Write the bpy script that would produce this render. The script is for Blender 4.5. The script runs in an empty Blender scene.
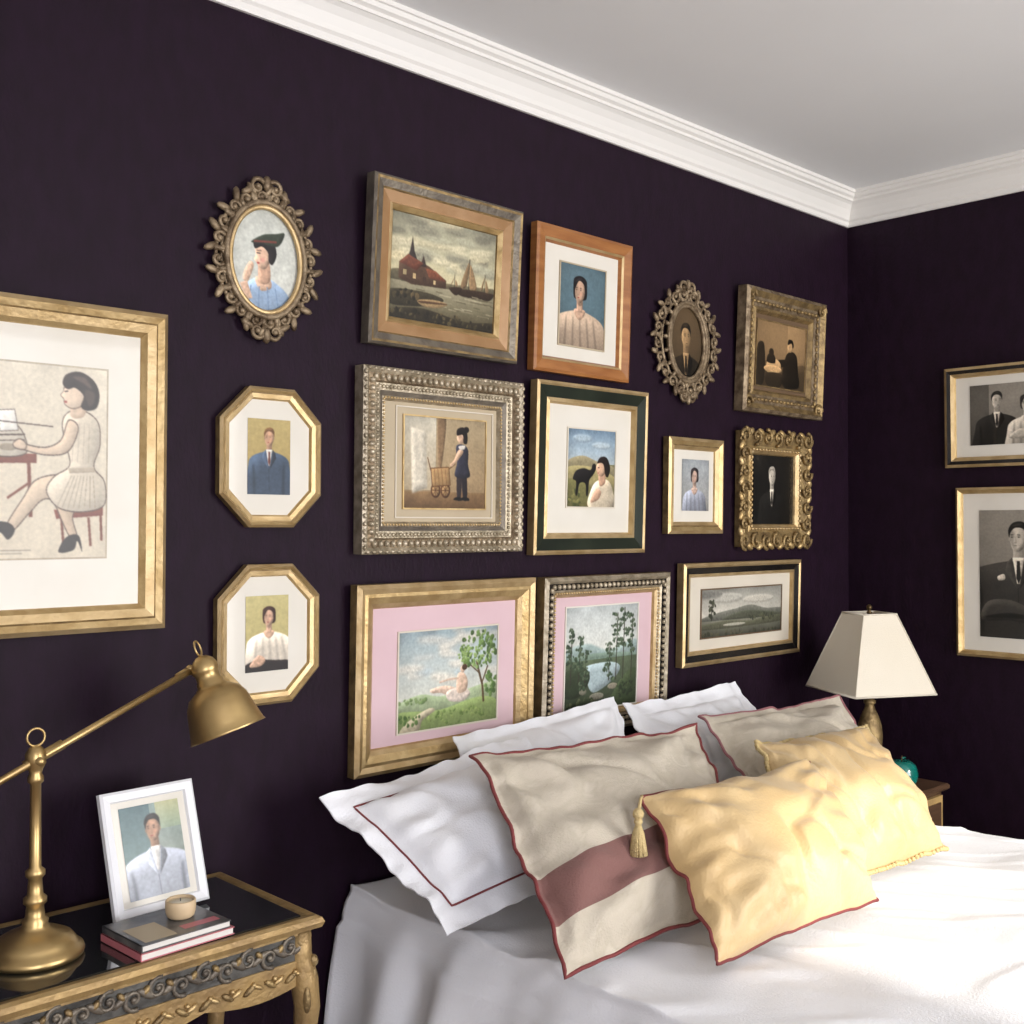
import bpy, math, random
import numpy as np
from mathutils import Vector, Matrix, noise
R=random.Random(7)
sc=bpy.context.scene
try: sc.view_settings.view_transform='Standard'
except Exception: pass
COL=bpy.context.collection
# ---------------------------------------------------------------- materials
MATS={}
def mat(name,c,rough=.5,metal=0.,bump=0.,bscale=60.,c2=None,nscale=8.,coat=0.,sheen=0.,spec=.5,attr=False,detail=4,trans=0.,uvpat=None,stretch=None,bdist=.01):
    m=bpy.data.materials.new(name); m.use_nodes=True; nt=m.node_tree; N=nt.nodes; L=nt.links
    b=N['Principled BSDF']; b.inputs['Roughness'].default_value=rough; b.inputs['Metallic'].default_value=metal
    b.inputs['Base Color'].default_value=c; b.inputs['Specular IOR Level'].default_value=spec
    b.inputs['Coat Weight'].default_value=coat; b.inputs['Coat Roughness'].default_value=.05
    b.inputs['Sheen Weight'].default_value=sheen; b.inputs['Transmission Weight'].default_value=trans
    tc=N.new('ShaderNodeTexCoord')
    mp=N.new('ShaderNodeMapping'); L.new(tc.outputs['Object'],mp.inputs['Vector'])
    if stretch: mp.inputs['Scale'].default_value=stretch
    out=None
    if c2 is not None:
        n=N.new('ShaderNodeTexNoise'); n.inputs['Scale'].default_value=nscale; n.inputs['Detail'].default_value=detail
        L.new(mp.outputs['Vector'],n.inputs['Vector'])
        r=N.new('ShaderNodeValToRGB'); r.color_ramp.elements[0].position=.35; r.color_ramp.elements[1].position=.65
        r.color_ramp.elements[0].color=c; r.color_ramp.elements[1].color=c2
        L.new(n.outputs['Fac'],r.inputs['Fac']); out=r.outputs['Color']
    if attr:
        a=N.new('ShaderNodeVertexColor'); a.layer_name='Col'
        n=N.new('ShaderNodeTexNoise'); n.inputs['Scale'].default_value=120; n.inputs['Detail'].default_value=5
        L.new(tc.outputs['Object'],n.inputs['Vector'])
        mr=N.new('ShaderNodeMapRange'); mr.inputs['From Min'].default_value=.3; mr.inputs['From Max'].default_value=.7
        mr.inputs['To Min'].default_value=.82; mr.inputs['To Max'].default_value=.96; L.new(n.outputs['Fac'],mr.inputs['Value'])
        mx=N.new('ShaderNodeVectorMath'); mx.operation='SCALE'
        L.new(a.outputs['Color'],mx.inputs[0]); L.new(mr.outputs['Result'],mx.inputs['Scale']); out=mx.outputs['Vector']
    if uvpat: out=uvpat(N,L,tc,out)
    if out: L.new(out,b.inputs['Base Color'])
    if bump:
        n=N.new('ShaderNodeTexNoise'); n.inputs['Scale'].default_value=bscale; n.inputs['Detail'].default_value=5
        L.new(mp.outputs['Vector'],n.inputs['Vector'])
        bp=N.new('ShaderNodeBump'); bp.inputs['Strength'].default_value=bump; bp.inputs['Distance'].default_value=bdist
        L.new(n.outputs['Fac'],bp.inputs['Height']); L.new(bp.outputs['Normal'],b.inputs['Normal'])
    MATS[name]=m; return m
mat('wall_paint',(.0096,.0030,.0086,1),.6,bump=.35,bscale=120,c2=(.0135,.0044,.0132,1),nscale=30,spec=.16,stretch=(1.0,1.0,.45),bdist=.004,detail=8)
mat('plaster_light',(.62,.60,.57,1),.8,c2=(.66,.64,.60,1),nscale=3)  # pale tone of the unseen walls, picked to bounce fill light onto the bed
mat('ceiling_paint',(.78,.78,.78,1),.8,c2=(.81,.81,.81,1),nscale=1.5)
mat('trim_white',(.78,.755,.715,1),.45)
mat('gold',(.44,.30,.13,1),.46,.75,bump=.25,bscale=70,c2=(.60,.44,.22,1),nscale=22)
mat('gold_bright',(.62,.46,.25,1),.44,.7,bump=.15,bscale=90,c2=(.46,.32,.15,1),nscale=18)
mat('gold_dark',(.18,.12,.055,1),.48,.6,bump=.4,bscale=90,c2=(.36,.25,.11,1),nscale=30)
mat('bronze',(.12,.08,.045,1),.48,.5,bump=.4,bscale=90,c2=(.32,.24,.15,1),nscale=35)
mat('silver_gilt',(.30,.25,.17,1),.42,.65,bump=.35,bscale=90,c2=(.54,.46,.34,1),nscale=40)
mat('pewter',(.12,.10,.08,1),.46,.5,bump=.3,bscale=80,c2=(.20,.17,.13,1),nscale=25)
mat('wood_orange',(.26,.095,.026,1),.4,0,bump=.1,bscale=60,c2=(.36,.15,.045,1),nscale=9,stretch=(1,6,1))
mat('wood_mid',(.28,.15,.06,1),.45,.2,bump=.1,bscale=60,c2=(.36,.21,.10,1),nscale=12)
mat('dark_green',(.010,.014,.009,1),.3,c2=(.02,.026,.016,1))
mat('black_lacquer',(.008,.007,.007,1),.25,c2=(.015,.012,.01,1))
mat('matboard',(.60,.54,.44,1),.8,c2=(.64,.58,.48,1),nscale=6,coat=.2)
mat('matboard_white',(.66,.62,.54,1),.8,c2=(.70,.66,.585,1),nscale=6,coat=.3)
mat('matboard_tan',(.42,.34,.23,1),.8,c2=(.47,.39,.27,1),nscale=6,coat=.1)
mat('matboard_brown',(.11,.065,.032,1),.7,c2=(.14,.085,.045,1),nscale=6)
mat('matboard_pink',(.60,.42,.45,1),.8,c2=(.64,.46,.49,1),nscale=6,coat=.12)
mat('art',(1,1,1,1),.45,attr=True,coat=.2,spec=.3)
mat('linen_white',(.80,.80,.82,1),.85,bump=.25,bscale=260,c2=(.77,.77,.80,1),nscale=5,sheen=.15)
mat('coverlet_white',(.83,.83,.85,1),.85,bump=.2,bscale=220,c2=(.80,.80,.82,1),nscale=3,sheen=.15)
mat('skirt_grey',(.6,.6,.6,1),.9,bump=.2,bscale=200,c2=(.55,.55,.55,1),nscale=5)
mat('piping_red',(.18,.03,.03,1),.7,bump=.3,bscale=300)
mat('piping_mauve',(.28,.11,.12,1),.7,bump=.3,bscale=300)
mat('gold_satin',(.56,.38,.17,1),.48,0,bump=.2,bscale=160,c2=(.62,.45,.23,1),nscale=6,sheen=.2,spec=.5)
mat('gold_thread',(.62,.47,.22,1),.6,bump=.6,bscale=300)
def beige(N,L,tc,o):
    vor=N.new('ShaderNodeTexNoise'); vor.inputs['Scale'].default_value=9; vor.inputs['Detail'].default_value=3; vor.inputs['Distortion'].default_value=1.2
    L.new(tc.outputs['UV'],vor.inputs['Vector'])
    r=N.new('ShaderNodeValToRGB'); e=r.color_ramp.elements; e[0].position=.40; e[0].color=(.52,.46,.37,1); e[1].position=.55; e[1].color=(.475,.42,.33,1)
    x=e.new(.66); x.color=(.54,.48,.39,1)
    L.new(vor.outputs['Fac'],r.inputs['Fac']); return r.outputs['Color']
mat('linen_beige',(.6,.5,.4,1),.9,bump=.3,bscale=240,uvpat=beige,sheen=.1)
def band(N,L,tc,o):
    uv=N.new('ShaderNodeSeparateXYZ'); L.new(tc.outputs['UV'],uv.inputs[0])
    base=beige(N,L,tc,o)
    m=N.new('ShaderNodeMath'); m.operation='MULTIPLY_ADD'; m.inputs[1].default_value=-.04; L.new(uv.outputs['X'],m.inputs[0]); L.new(uv.outputs['Y'],m.inputs[2])
    r=N.new('ShaderNodeValToRGB'); r.color_ramp.interpolation='CONSTANT'; e=r.color_ramp.elements
    e[0].position=0; e[0].color=(0,0,0,1); e[1].position=.17; e[1].color=(1,1,1,1); x=e.new(.37); x.color=(0,0,0,1)
    L.new(m.outputs[0],r.inputs['Fac'])
    mx=N.new('ShaderNodeMix'); mx.data_type='RGBA'; L.new(r.outputs['Color'],mx.inputs[0]); L.new(base,mx.inputs[6]); mx.inputs[7].default_value=(.20,.095,.082,1)
    return mx.outputs[2]
mat('linen_beige_band',(.6,.5,.4,1),.9,bump=.3,bscale=240,uvpat=band,sheen=.1)
mat('brass',(.56,.40,.18,1),.38,.92,bump=.06,bscale=40,c2=(.44,.30,.13,1),nscale=10)
mat('brass_dark',(.10,.065,.03,1),.4,.9)
mat('glass_dark',(.014,.017,.017,1),.04,0,spec=1.,coat=1.)
mat('table_gilt',(.38,.25,.10,1),.45,.4,bump=.35,bscale=60,c2=(.25,.16,.07,1),nscale=16)
mat('carving_dark',(.035,.032,.028,1),.45,.3,bump=.3,bscale=60,c2=(.10,.095,.085,1),nscale=30)
mat('frame_white',(.78,.78,.80,1),.4)
mat('paper',(.70,.67,.62,1),.8,bump=.3,bscale=300)
mat('cover_dark',(.05,.05,.055,1),.3,c2=(.16,.15,.14,1),nscale=25)
mat('cover_pink',(.48,.15,.17,1),.4)
mat('candle_wood',(.62,.47,.29,1),.5,c2=(.54,.40,.24,1),nscale=20)
mat('wax',(.8,.74,.6,1),.5)
mat('shade_cream',(.68,.61,.49,1),.85,bump=.15,bscale=300,sheen=.1,c2=(.71,.65,.54,1),nscale=3)
mat('walnut',(.035,.018,.010,1),.35,c2=(.06,.032,.018,1),nscale=12,stretch=(1,8,8))
mat('teal_glass',(.0,.07,.055,1),.15,0,coat=.5,c2=(.008,.12,.10,1),nscale=9)
def planks(N,L,tc,o):
    br=N.new('ShaderNodeTexBrick'); br.inputs['Scale'].default_value=1; br.inputs['Brick Width'].default_value=1.4; br.inputs['Row Height'].default_value=.14
    br.inputs['Mortar Size'].default_value=.003; br.inputs['Color1'].default_value=(.16,.09,.05,1); br.inputs['Color2'].default_value=(.12,.065,.035,1); br.inputs['Mortar'].default_value=(.01,.006,.004,1)
    L.new(tc.outputs['Object'],br.inputs['Vector']); return br.outputs['Color']
mat('floor_wood',(.1,.05,.03,1),.35,uvpat=planks,bump=.05)
mat('window_white',(.8,.8,.8,1),.5)
# ---------------------------------------------------------------- mesh builder
class MB:
    def __init__(s): s.v=[];s.f=[];s.m=[];s.sm=[];s.c=[];s.uv={};s.mats=[];s.arts=[]
    def mi(s,n):
        if n not in s.mats: s.mats.append(n)
        return s.mats.index(n)
    def add(s,vs,fs,m,smooth=True,M=None,col=None):
        o=len(s.v); i=s.mi(m)
        for k,p in enumerate(vs):
            p=Vector(p); s.v.append(M@p if M is not None else p)
            s.c.append((1,1,1,1) if col is None else (col[k] if isinstance(col,list) else col))
        for f in fs: s.f.append([o+j for j in f]); s.m.append(i); s.sm.append(smooth)
        return o
    def box(s,a,b,m,M=None,bev=0):
        x0,y0,z0=a;x1,y1,z1=b
        if bev:
            d=bev
            vs=[];
            for z,i in ((z0,d),(z0+d,0),(z1-d,0),(z1,d)):
                for (x,y,sx,sy) in ((x0,y0,1,1),(x1,y0,-1,1),(x1,y1,-1,-1),(x0,y1,1,-1)):
                    vs.append((x+sx*i,y+sy*i,z))
            fs=[[3,2,1,0],[12,13,14,15]]
            for l in range(3):
                for k in range(4): fs.append([l*4+k,l*4+(k+1)%4,(l+1)*4+(k+1)%4,(l+1)*4+k])
            return s.add(vs,fs,m,False,M)
        s.add([(x0,y0,z0),(x1,y0,z0),(x1,y1,z0),(x0,y1,z0),(x0,y0,z1),(x1,y0,z1),(x1,y1,z1),(x0,y1,z1)],
          [[3,2,1,0],[4,5,6,7],[0,1,5,4],[1,2,6,5],[2,3,7,6],[3,0,4,7]],m,False,M)
    def ball(s,c,r,m,nu=10,nv=6,M=None):
        if not hasattr(r,'__len__'): r=(r,r,r)
        vs=[(0,0,-1)];
        for j in range(1,nv):
            t=math.pi*j/nv
            for i in range(nu):
                a=2*math.pi*i/nu; vs.append((math.sin(t)*math.cos(a),math.sin(t)*math.sin(a),-math.cos(t)))
        vs.append((0,0,1)); fs=[]
        for i in range(nu):
            fs.append([0,1+(i+1)%nu,1+i])
            for j in range(nv-2):
                a=1+j*nu; fs.append([a+i,a+(i+1)%nu,a+nu+(i+1)%nu,a+nu+i])
            a=1+(nv-2)*nu; fs.append([a+i,a+(i+1)%nu,len(vs)-1])
        T=Matrix.Translation(c)
        if M is not None: T=T@M
        s.add([(x*r[0],y*r[1],z*r[2]) for x,y,z in vs],fs,m,True,T)
    def tube(s,pts,r,m,n=8,closed=False,cap=True,M=None,flat=1.):
        pts=[Vector(p) for p in pts]; k=len(pts)
        if not hasattr(r,'__len__'): r=[r]*k
        ref=Vector((0,0,1)); prev=None; vs=[]
        for i,p in enumerate(pts):
            a=pts[(i-1)%k] if (closed or i>0) else p; b=pts[(i+1)%k] if (closed or i<k-1) else p
            t=(b-a); t=t.normalized() if t.length>1e-9 else Vector((1,0,0))
            if prev is None:
                u=t.cross(ref); u=u if u.length>.1 else t.cross(Vector((1,0,0)))
            else: u=prev-t*prev.dot(t)
            u.normalize(); prev=u; w=t.cross(u)
            for j in range(n):
                q=2*math.pi*j/n; vs.append(p+(u*math.cos(q)+w*math.sin(q)*flat)*r[i])
        fs=[]
        for i in range(k if closed else k-1):
            for j in range(n):
                a=i*n; b=((i+1)%k)*n; fs.append([a+j,a+(j+1)%n,b+(j+1)%n,b+j])
        if cap and not closed: fs.append(list(range(n))[::-1]); fs.append([(k-1)*n+j for j in range(n)])
        s.add(vs,fs,m,True,M)
    def lathe(s,prof,m,n=32,M=None,smooth=True):
        vs=[];fs=[]
        for (r,z) in prof:
            for j in range(n):
                a=2*math.pi*j/n; vs.append((r*math.cos(a),r*math.sin(a),z))
        for i in range(len(prof)-1):
            for j in range(n): fs.append([i*n+j,i*n+(j+1)%n,(i+1)*n+(j+1)%n,(i+1)*n+j])
        if prof[0][0]>1e-5: fs.append(list(range(n))[::-1])
        if prof[-1][0]>1e-5: fs.append([(len(prof)-1)*n+j for j in range(n)])
        s.add(vs,fs,m,smooth,M)
    def obj(s,name,M=None,parent=None):
        for a in s.arts: a.finish()
        me=bpy.data.meshes.new(name); me.from_pydata([tuple(p) for p in s.v],[],s.f)
        for n in s.mats: me.materials.append(MATS[n])
        me.polygons.foreach_set('material_index',s.m); me.polygons.foreach_set('use_smooth',s.sm)
        ca=me.color_attributes.new('Col','FLOAT_COLOR','POINT')
        ca.data.foreach_set('color',[x for c in s.c for x in c])
        if s.uv:
            ul=me.uv_layers.new(name='UVMap')
            for lp in me.loops: ul.data[lp.index].uv=s.uv.get(lp.vertex_index,(0,0))
        me.update()
        o=bpy.data.objects.new(name,me); COL.objects.link(o)
        if M is not None: o.matrix_world=M
        if parent: o.parent=parent
        return o
def empty(name):
    e=bpy.data.objects.new(name,None); COL.objects.link(e); return e
# ---------------------------------------------------------------- flat art (painted on a fine grid of vertex colours)
NR=np.random.RandomState(5)
def box1(a,r,ax):
    r=int(max(1,r)); k=2*r+1
    pad=[(0,0)]*a.ndim; pad[ax]=(r+1,r); p=np.pad(a,pad,mode='edge'); c=np.cumsum(p,axis=ax)
    n=a.shape[ax]; hi=np.take(c,range(k,k+n),axis=ax); lo=np.take(c,range(0,n),axis=ax); return (hi-lo)/k
def blur(a,r):
    for _ in (0,1): a=box1(box1(a,r,0),r,1)
    return a
def cr(pts,n=6):
    k=len(pts); out=[]
    for i in range(k):
        p0,p1,p2,p3=[pts[(i+j-1)%k] for j in range(4)]
        for q in range(n):
            t=q/n
            out.append(tuple(.5*((2*p1[a])+(-p0[a]+p2[a])*t+(2*p0[a]-5*p1[a]+4*p2[a]-p3[a])*t*t+(-p0[a]+3*p1[a]-3*p2[a]+p3[a])*t**3) for a in (0,1)))
    return out
class Art:
    def __init__(s,mb,x0,y0,w,h,z,oval=False,style='paint',res=.0015):
        s.mb=mb;s.x0=x0;s.y0=y0;s.w=w;s.h=h;s.z=z;s.oval=oval;s.asp=h/w;s.style=style;s.shk=1.
        s.nx=int(w/res);s.ny=int(h/res); s.X=2*(s.nx+1); s.Y=2*(s.ny+1)
        s.im=np.zeros((s.Y,s.X,3)); s.tr=None; mb.arts.append(s)
    def poly(s,pts,c,smooth=True,sh=.30,soft=1):
        if s.tr: pts=[s.tr(*p) for p in pts]
        if smooth: pts=cr(pts)
        P=np.array(pts)*[s.X,s.Y]; pad=8
        x0=int(max(0,P[:,0].min()-pad));x1=int(min(s.X,P[:,0].max()+pad+1));y0=int(max(0,P[:,1].min()-pad));y1=int(min(s.Y,P[:,1].max()+pad+1))
        if x1-x0<2 or y1-y0<2: return
        gx,gy=np.meshgrid(np.arange(x0,x1)+.5,np.arange(y0,y1)+.5); m=np.zeros(gx.shape,bool)
        for i in range(len(P)):
            ax,ay=P[i-1];bx,by=P[i]
            if ay==by: continue
            cnd=((ay>gy)!=(by>gy)); m^=cnd&(gx<(bx-ax)*(gy-ay)/(by-ay)+ax)
        m=m.astype(float); bw=P[:,0].max()-P[:,0].min(); bh=P[:,1].max()-P[:,1].min(); q=min(bw,bh)
        col=np.array(c,float)[None,None,:]*np.ones(gx.shape+(1,))
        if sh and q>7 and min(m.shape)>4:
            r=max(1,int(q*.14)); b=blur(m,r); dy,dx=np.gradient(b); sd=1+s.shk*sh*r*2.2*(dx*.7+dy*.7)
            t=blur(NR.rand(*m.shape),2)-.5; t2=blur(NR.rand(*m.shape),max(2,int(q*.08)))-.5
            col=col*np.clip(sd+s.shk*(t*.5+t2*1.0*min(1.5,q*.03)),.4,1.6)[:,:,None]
        mm=blur(m,soft)[:,:,None] if min(m.shape)>3 else m[:,:,None]
        s.im[y0:y1,x0:x1]=s.im[y0:y1,x0:x1]*(1-mm)+col*mm
    def rect(s,u0,v0,u1,v1,c,c2=None):
        c2=c2 or c
        a,b,c0,d=int(u0*s.X),int(round(u1*s.X)),int(v0*s.Y),int(round(v1*s.Y))
        t=np.linspace(0,1,max(1,d-c0))[:,None,None]; g=np.array(c,float)*(1-t)+np.array(c2,float)*t
        n=(blur(NR.rand(d-c0,b-a),max(2,int(s.X*.04)))-.5)*s.X*.010+(blur(NR.rand(d-c0,b-a),3)-.5)*.5 if (d-c0>4 and b-a>4) else 0
        n=np.clip(n,-.16,.16) if hasattr(n,'shape') else np.zeros((d-c0,b-a))
        s.im[c0:d,a:b]=g*(1+n*(.8 if s.style=='paint' else .45))[:,:,None]
    def ell(s,u,v,ru,rv,c,rot=0,n=20,sh=.30,soft=1):
        s.poly([(u+math.cos(t)*math.cos(rot)*ru-math.sin(t)*math.sin(rot)*rv*s.asp, v+math.cos(t)*math.sin(rot)*ru/s.asp+math.sin(t)*math.cos(rot)*rv) for t in [2*math.pi*i/n for i in range(n)]],c,False,sh,soft)
    def line(s,pts,w,c):
        A=s.asp
        for (a,b) in zip(pts[:-1],pts[1:]):
            dx,dy=(b[0]-a[0])/A,(b[1]-a[1]); l=math.hypot(dx,dy) or 1; nx,ny=-dy/l*w/2*A,dx/l*w/2
            s.poly([(a[0]+nx,a[1]+ny),(b[0]+nx,b[1]+ny),(b[0]-nx,b[1]-ny),(a[0]-nx,a[1]-ny)],c,False,.15)
    def finish(s):
        im=s.im; Y,X=s.Y,s.X
        gy,gx=np.meshgrid(np.linspace(-1,1,Y),np.linspace(-1,1,X),indexing='ij')
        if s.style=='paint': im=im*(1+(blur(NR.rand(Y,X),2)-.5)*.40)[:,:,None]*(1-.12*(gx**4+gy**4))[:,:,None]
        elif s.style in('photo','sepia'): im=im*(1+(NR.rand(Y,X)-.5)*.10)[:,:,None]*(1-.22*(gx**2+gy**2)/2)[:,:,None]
        else: im=im*(1+(blur(NR.rand(Y,X),2)-.5)*.14)[:,:,None]
        if s.style in ('photo','sepia'):
            g=im.mean(axis=2,keepdims=True); g=np.clip((g-110)*1.05+108,0,255)
            im=g*np.array([1.04,.985,.90]) if s.style=='photo' else g*np.array([1.02,.82,.58])
        im=np.clip(im,0,255)
        im=im.reshape(Y//2,2,X//2,2,3).mean(axis=(1,3)); c=im/255.; c=np.where(c<=.04045,c/12.92,((c+.055)/1.055)**2.4)
        ny,nx=c.shape[:2]; vs=[];cc=[]
        for j in range(ny):
            y=s.y0+s.h*(1-j/(ny-1))
            for i in range(nx): vs.append((s.x0+s.w*i/(nx-1),y,s.z)); q=c[j,i]; cc.append((q[0],q[1],q[2],1.))
        fs=[]
        for j in range(ny-1):
            for i in range(nx-1):
                if s.oval and ((2*i/(nx-1)-1)**2+(2*j/(ny-1)-1)**2)>1.06: continue
                a=j*nx+i; fs.append([a,a+nx,a+nx+1,a+1])
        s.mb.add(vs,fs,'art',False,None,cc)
def bust(A,cx,cy,s,skin,hair,cloth,kind='man',turn=0.,shirt=None,lips=(150,60,55),sh=1.,tie=None):
    k=A.asp
    def T(p): return (cx+p[0]*s*k,cy+p[1]*s)
    def po(l,c,sm=True,**kw): A.poly([T(p) for p in l],c,sm,**kw)
    def e(x,y,rx,ry,c,rot=0,**kw): A.ell(cx+x*s*k,cy+y*s,rx*s*k,ry*s,c,rot,**kw)
    def D(c,f): return tuple(min(255,int(x*f)) for x in c)
    dk=D(skin,.80); sg=1 if turn>=0 else -1; o=turn*.10
    if kind!='man' and hair:
        po([(-.38,-.1),(-.36,-.46),(0,-.60),(.36,-.46),(.41,-.1),(.40,.22),(.24,.34),(-.2,.34),(-.36,.24)],hair)
    po([(-.15,.25),(.15,.25),(.19,.8),(.3,1.),(-.3,1.),(-.19,.8)],dk)
    po([(-1.25*sh,3.4),(-1.22*sh,1.7),(-1.02*sh,1.12),(-.40,.82),(0,.86),(.40,.82),(1.02*sh,1.12),(1.22*sh,1.7),(1.25*sh,3.4)],cloth,sh=.5)
    if kind=='man':
        ck=D(cloth,.70); cl=D(cloth,1.3)
        po([(-.2,.68),(.2,.68),(.05,1.6),(-.05,1.6)],shirt or (225,222,214),False)
        po([(-.05,.80),(.05,.80),(.08,1.4),(0,1.6),(-.08,1.4)],tie or (36,34,38),False)
        po([(-.22,.68),(-.40,.86),(-.46,1.15),(-.04,1.8)],cl,False); po([(.22,.68),(.40,.86),(.46,1.15),(.04,1.8)],ck,False)
        A.line([T((-.02,1.75)),T((.02,3.))],.03*s,ck); po([(-.95*sh,1.5),(-.85*sh,1.9),(-.8*sh,3.2),(-.88*sh,3.2)],ck,sh=0,soft=3); po([(.9*sh,1.5),(.8*sh,1.9),(.78*sh,3.2),(.9*sh,3.2)],ck,sh=0,soft=3)
    else:
        po([(-.30,.74),(.30,.74),(.24,1.0),(0,1.16),(-.24,1.0)],skin); po([(-.14,.3),(.14,.3),(.16,.85),(-.16,.85)],skin,False)
        po([(-.13,.42),(.13,.40),(.10,.56),(-.06,.58)],D(skin,.72),soft=2)
        for i in range(5): po([(-.8+.4*i,1.25),(-.74+.4*i,1.2),(-.80+.5*i,2.8),(-.92+.5*i,2.8)],D(cloth,.80),sh=0,soft=3)
    po([(-.29,-.12),(-.25,-.4),(0,-.5),(.25,-.4),(.29,-.12),(.26,.18),(.15+o*.3,.41),(o*.5,.48),(-.15+o*.3,.41),(-.26,.18)],skin,sh=.5)
    po([(sg*.12,-.38),(sg*.28,-.25),(sg*.285,.02),(sg*.25,.24),(sg*.08,.46),(sg*.15,.12)],D(skin,.80),sh=0,soft=4)
    e(-sg*.13+o,.12,.08,.07,tuple(min(255,int(x*f)) for x,f in zip(skin,(1.06,.97,.95))),sh=0,soft=4); e(-sg*.04+o,-.28,.13,.08,D(skin,1.07),sh=0,soft=4)
    if kind=='man':
        e(-.29,.03,.04,.085,dk); e(.29,.03,.04,.085,D(dk,.9))
        if hair: po([(-.31,-.02),(-.34,-.30),(-.18,-.54),(.14,-.58),(.32,-.38),(.32,-.02),(.27,-.2),(.12,-.35),(-.12,-.36),(-.26,-.2)],hair); po([(-.2,-.42),(0,-.53),(.16,-.49),(.02,-.44)],tuple(min(255,x+30) for x in hair),sh=0,soft=2)
    elif hair:
        po([(-.36,.18),(-.38,-.3),(-.14,-.57),(.20,-.55),(.37,-.3),(.38,.18),(.29,.0),(.22,-.28),(-.06,-.40),(-.27,-.1)],hair); po([(-.28,-.34),(-.06,-.51),(.14,-.48),(-.06,-.43)],tuple(min(255,x+32) for x in hair),sh=0,soft=2)
    for sx in (-1,1):
        e(o+sx*.12,-.055,.065,.040,D(skin,.74),sh=0,soft=3); e(o+sx*.12,-.035,.034,.016,(70,54,46),sh=0); A.line([T((o+sx*.17,-.112)),T((o+sx*.065,-.122))],.020*s,D(hair or (70,55,45),1.15))
    po([(o+.01,-.05),(o+.05,.11),(o+.02,.15),(o-.01,.1)],D(skin,.84),sh=0,soft=2); po([(o-.045,.15),(o+.05,.145),(o+.03,.175),(o-.03,.175)],D(skin,.68),sh=0,soft=2)
    e(o,.265,.065,.022,lips,sh=0); e(o,.325,.055,.018,D(skin,.84),sh=0,soft=2)
def blobs(A,cx,cy,rx,ry,n,cols,r=.03,seed=1):
    q=random.Random(seed)
    for i in range(int(n*1.7)):
        a=q.random()*6.28; d=math.sqrt(q.random())
        A.ell(cx+math.cos(a)*rx*d,cy+math.sin(a)*ry*d,r*.8*A.asp*(.4+q.random()),r*.8*(.4+q.random()*.7),q.choice(cols),q.random()*3,8)
# ---------------------------------------------------------------- frames
def loop(W,H,d,shape,c=0):
    if shape=='oval':
        return [(W/2+(W/2-d)*math.cos(2*math.pi*i/72),H/2+(H/2-d)*math.sin(2*math.pi*i/72)) for i in range(72)]
    if shape=='oct':
        k=c-d*.586; x0,x1,y0,y1=d,W-d,d,H-d
        return [(x0+k,y0),(x1-k,y0),(x1,y0+k),(x1,y1-k),(x1-k,y1),(x0+k,y1),(x0,y1-k),(x0,y0+k)]
    return [(d,d),(W-d,d),(W-d,H-d),(d,H-d)]
def profile(mb,W,H,prof,shape='rect',c=0):
    for i in range(len(prof)-1):
        a=loop(W,H,prof[i][0],shape,c); b=loop(W,H,prof[i+1][0],shape,c); n=len(a)
        vs=[(x,y,prof[i][1]) for x,y in a]+[(x,y,prof[i+1][1]) for x,y in b]
        mb.add(vs,[[j,(j+1)%n,n+(j+1)%n,n+j] for j in range(n)],prof[i][2],shape=='oval')
    a=loop(W,H,prof[0][0],shape,c); mb.add([(x,y,0.0) for x,y in a],[list(range(len(a)))[::-1]],prof[0][2],False)
def board(mb,W,H,d,z,m,shape='rect',c=0):
    a=loop(W,H,d,shape,c); mb.add([(x,y,z) for x,y in a],[list(range(len(a)))],m,False)
def beads(mb,W,H,d,z,r,m,sp,shape='rect',c=0,el=(1,1,.8)):
    a=loop(W,H,d,shape,c); n=len(a)
    for i in range(n):
        p=Vector(a[i]);q=Vector(a[(i+1)%n]); L=(q-p).length; k=max(1,round(L/sp)); an=math.atan2(q.y-p.y,q.x-p.x)
        for j in range(k):
            t=p+(q-p)*(j+.5)/k; mb.ball((t.x,t.y,z),(r*el[0],r*el[1],r*el[2]),m,8,5,Matrix.Rotation(an,4,'Z'))
def spiral(cx,cy,Rr,a0,turn,sg,z,n=16,dz=0):
    return [(cx+Rr*(1-.82*t/n)*math.cos(a0+sg*turn*t/n),cy+Rr*(1-.82*t/n)*math.sin(a0+sg*turn*t/n),z+dz*t/n) for t in range(n+1)]
def scroll(mb,cx,cy,Rr,a0,sg,z,r,m,turn=7.5):
    n=18; mb.tube(spiral(cx,cy,Rr,a0,turn,sg,z,n),[r*(1-.45*i/n) for i in range(n+1)],m,7); mb.ball((cx,cy,z),r*1.3,m,8,5)
def onwall(x,z,lean=0.,side='back',off=.004,rot=0.):
    if side=='back': B=Matrix(((1,0,0,x),(0,0,-1,-off),(0,1,0,z),(0,0,0,1)))
    else: B=Matrix(((0,0,-1,-off),(-1,0,0,x),(0,1,0,z),(0,0,0,1)))
    return B@Matrix.Rotation(math.radians(lean),4,'X')@Matrix.Rotation(math.radians(rot),4,'Z')
def fillet(mb,x0,y0,w,h,z,t,m):
    mb.box((x0-t,y0-t,z-.002),(x0+w+t,y0,z+.003),m); mb.box((x0-t,y0+h,z-.002),(x0+w+t,y0+h+t,z+.003),m)
    mb.box((x0-t,y0,z-.002),(x0,y0+h,z+.003),m); mb.box((x0+w,y0,z-.002),(x0+w+t,y0+h,z+.003),m)
def artrect(mb,W,H,u0,u1,v0,v1,z,lip=None,style='paint'):
    x0,y0,w,h=u0*W,(1-v1)*H,(u1-u0)*W,(v1-v0)*H
    if lip: fillet(mb,x0,y0,w,h,z,.004,lip)
    return Art(mb,x0,y0,w,h,z+.0006,style=style)
SK=(222,184,156)
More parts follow.
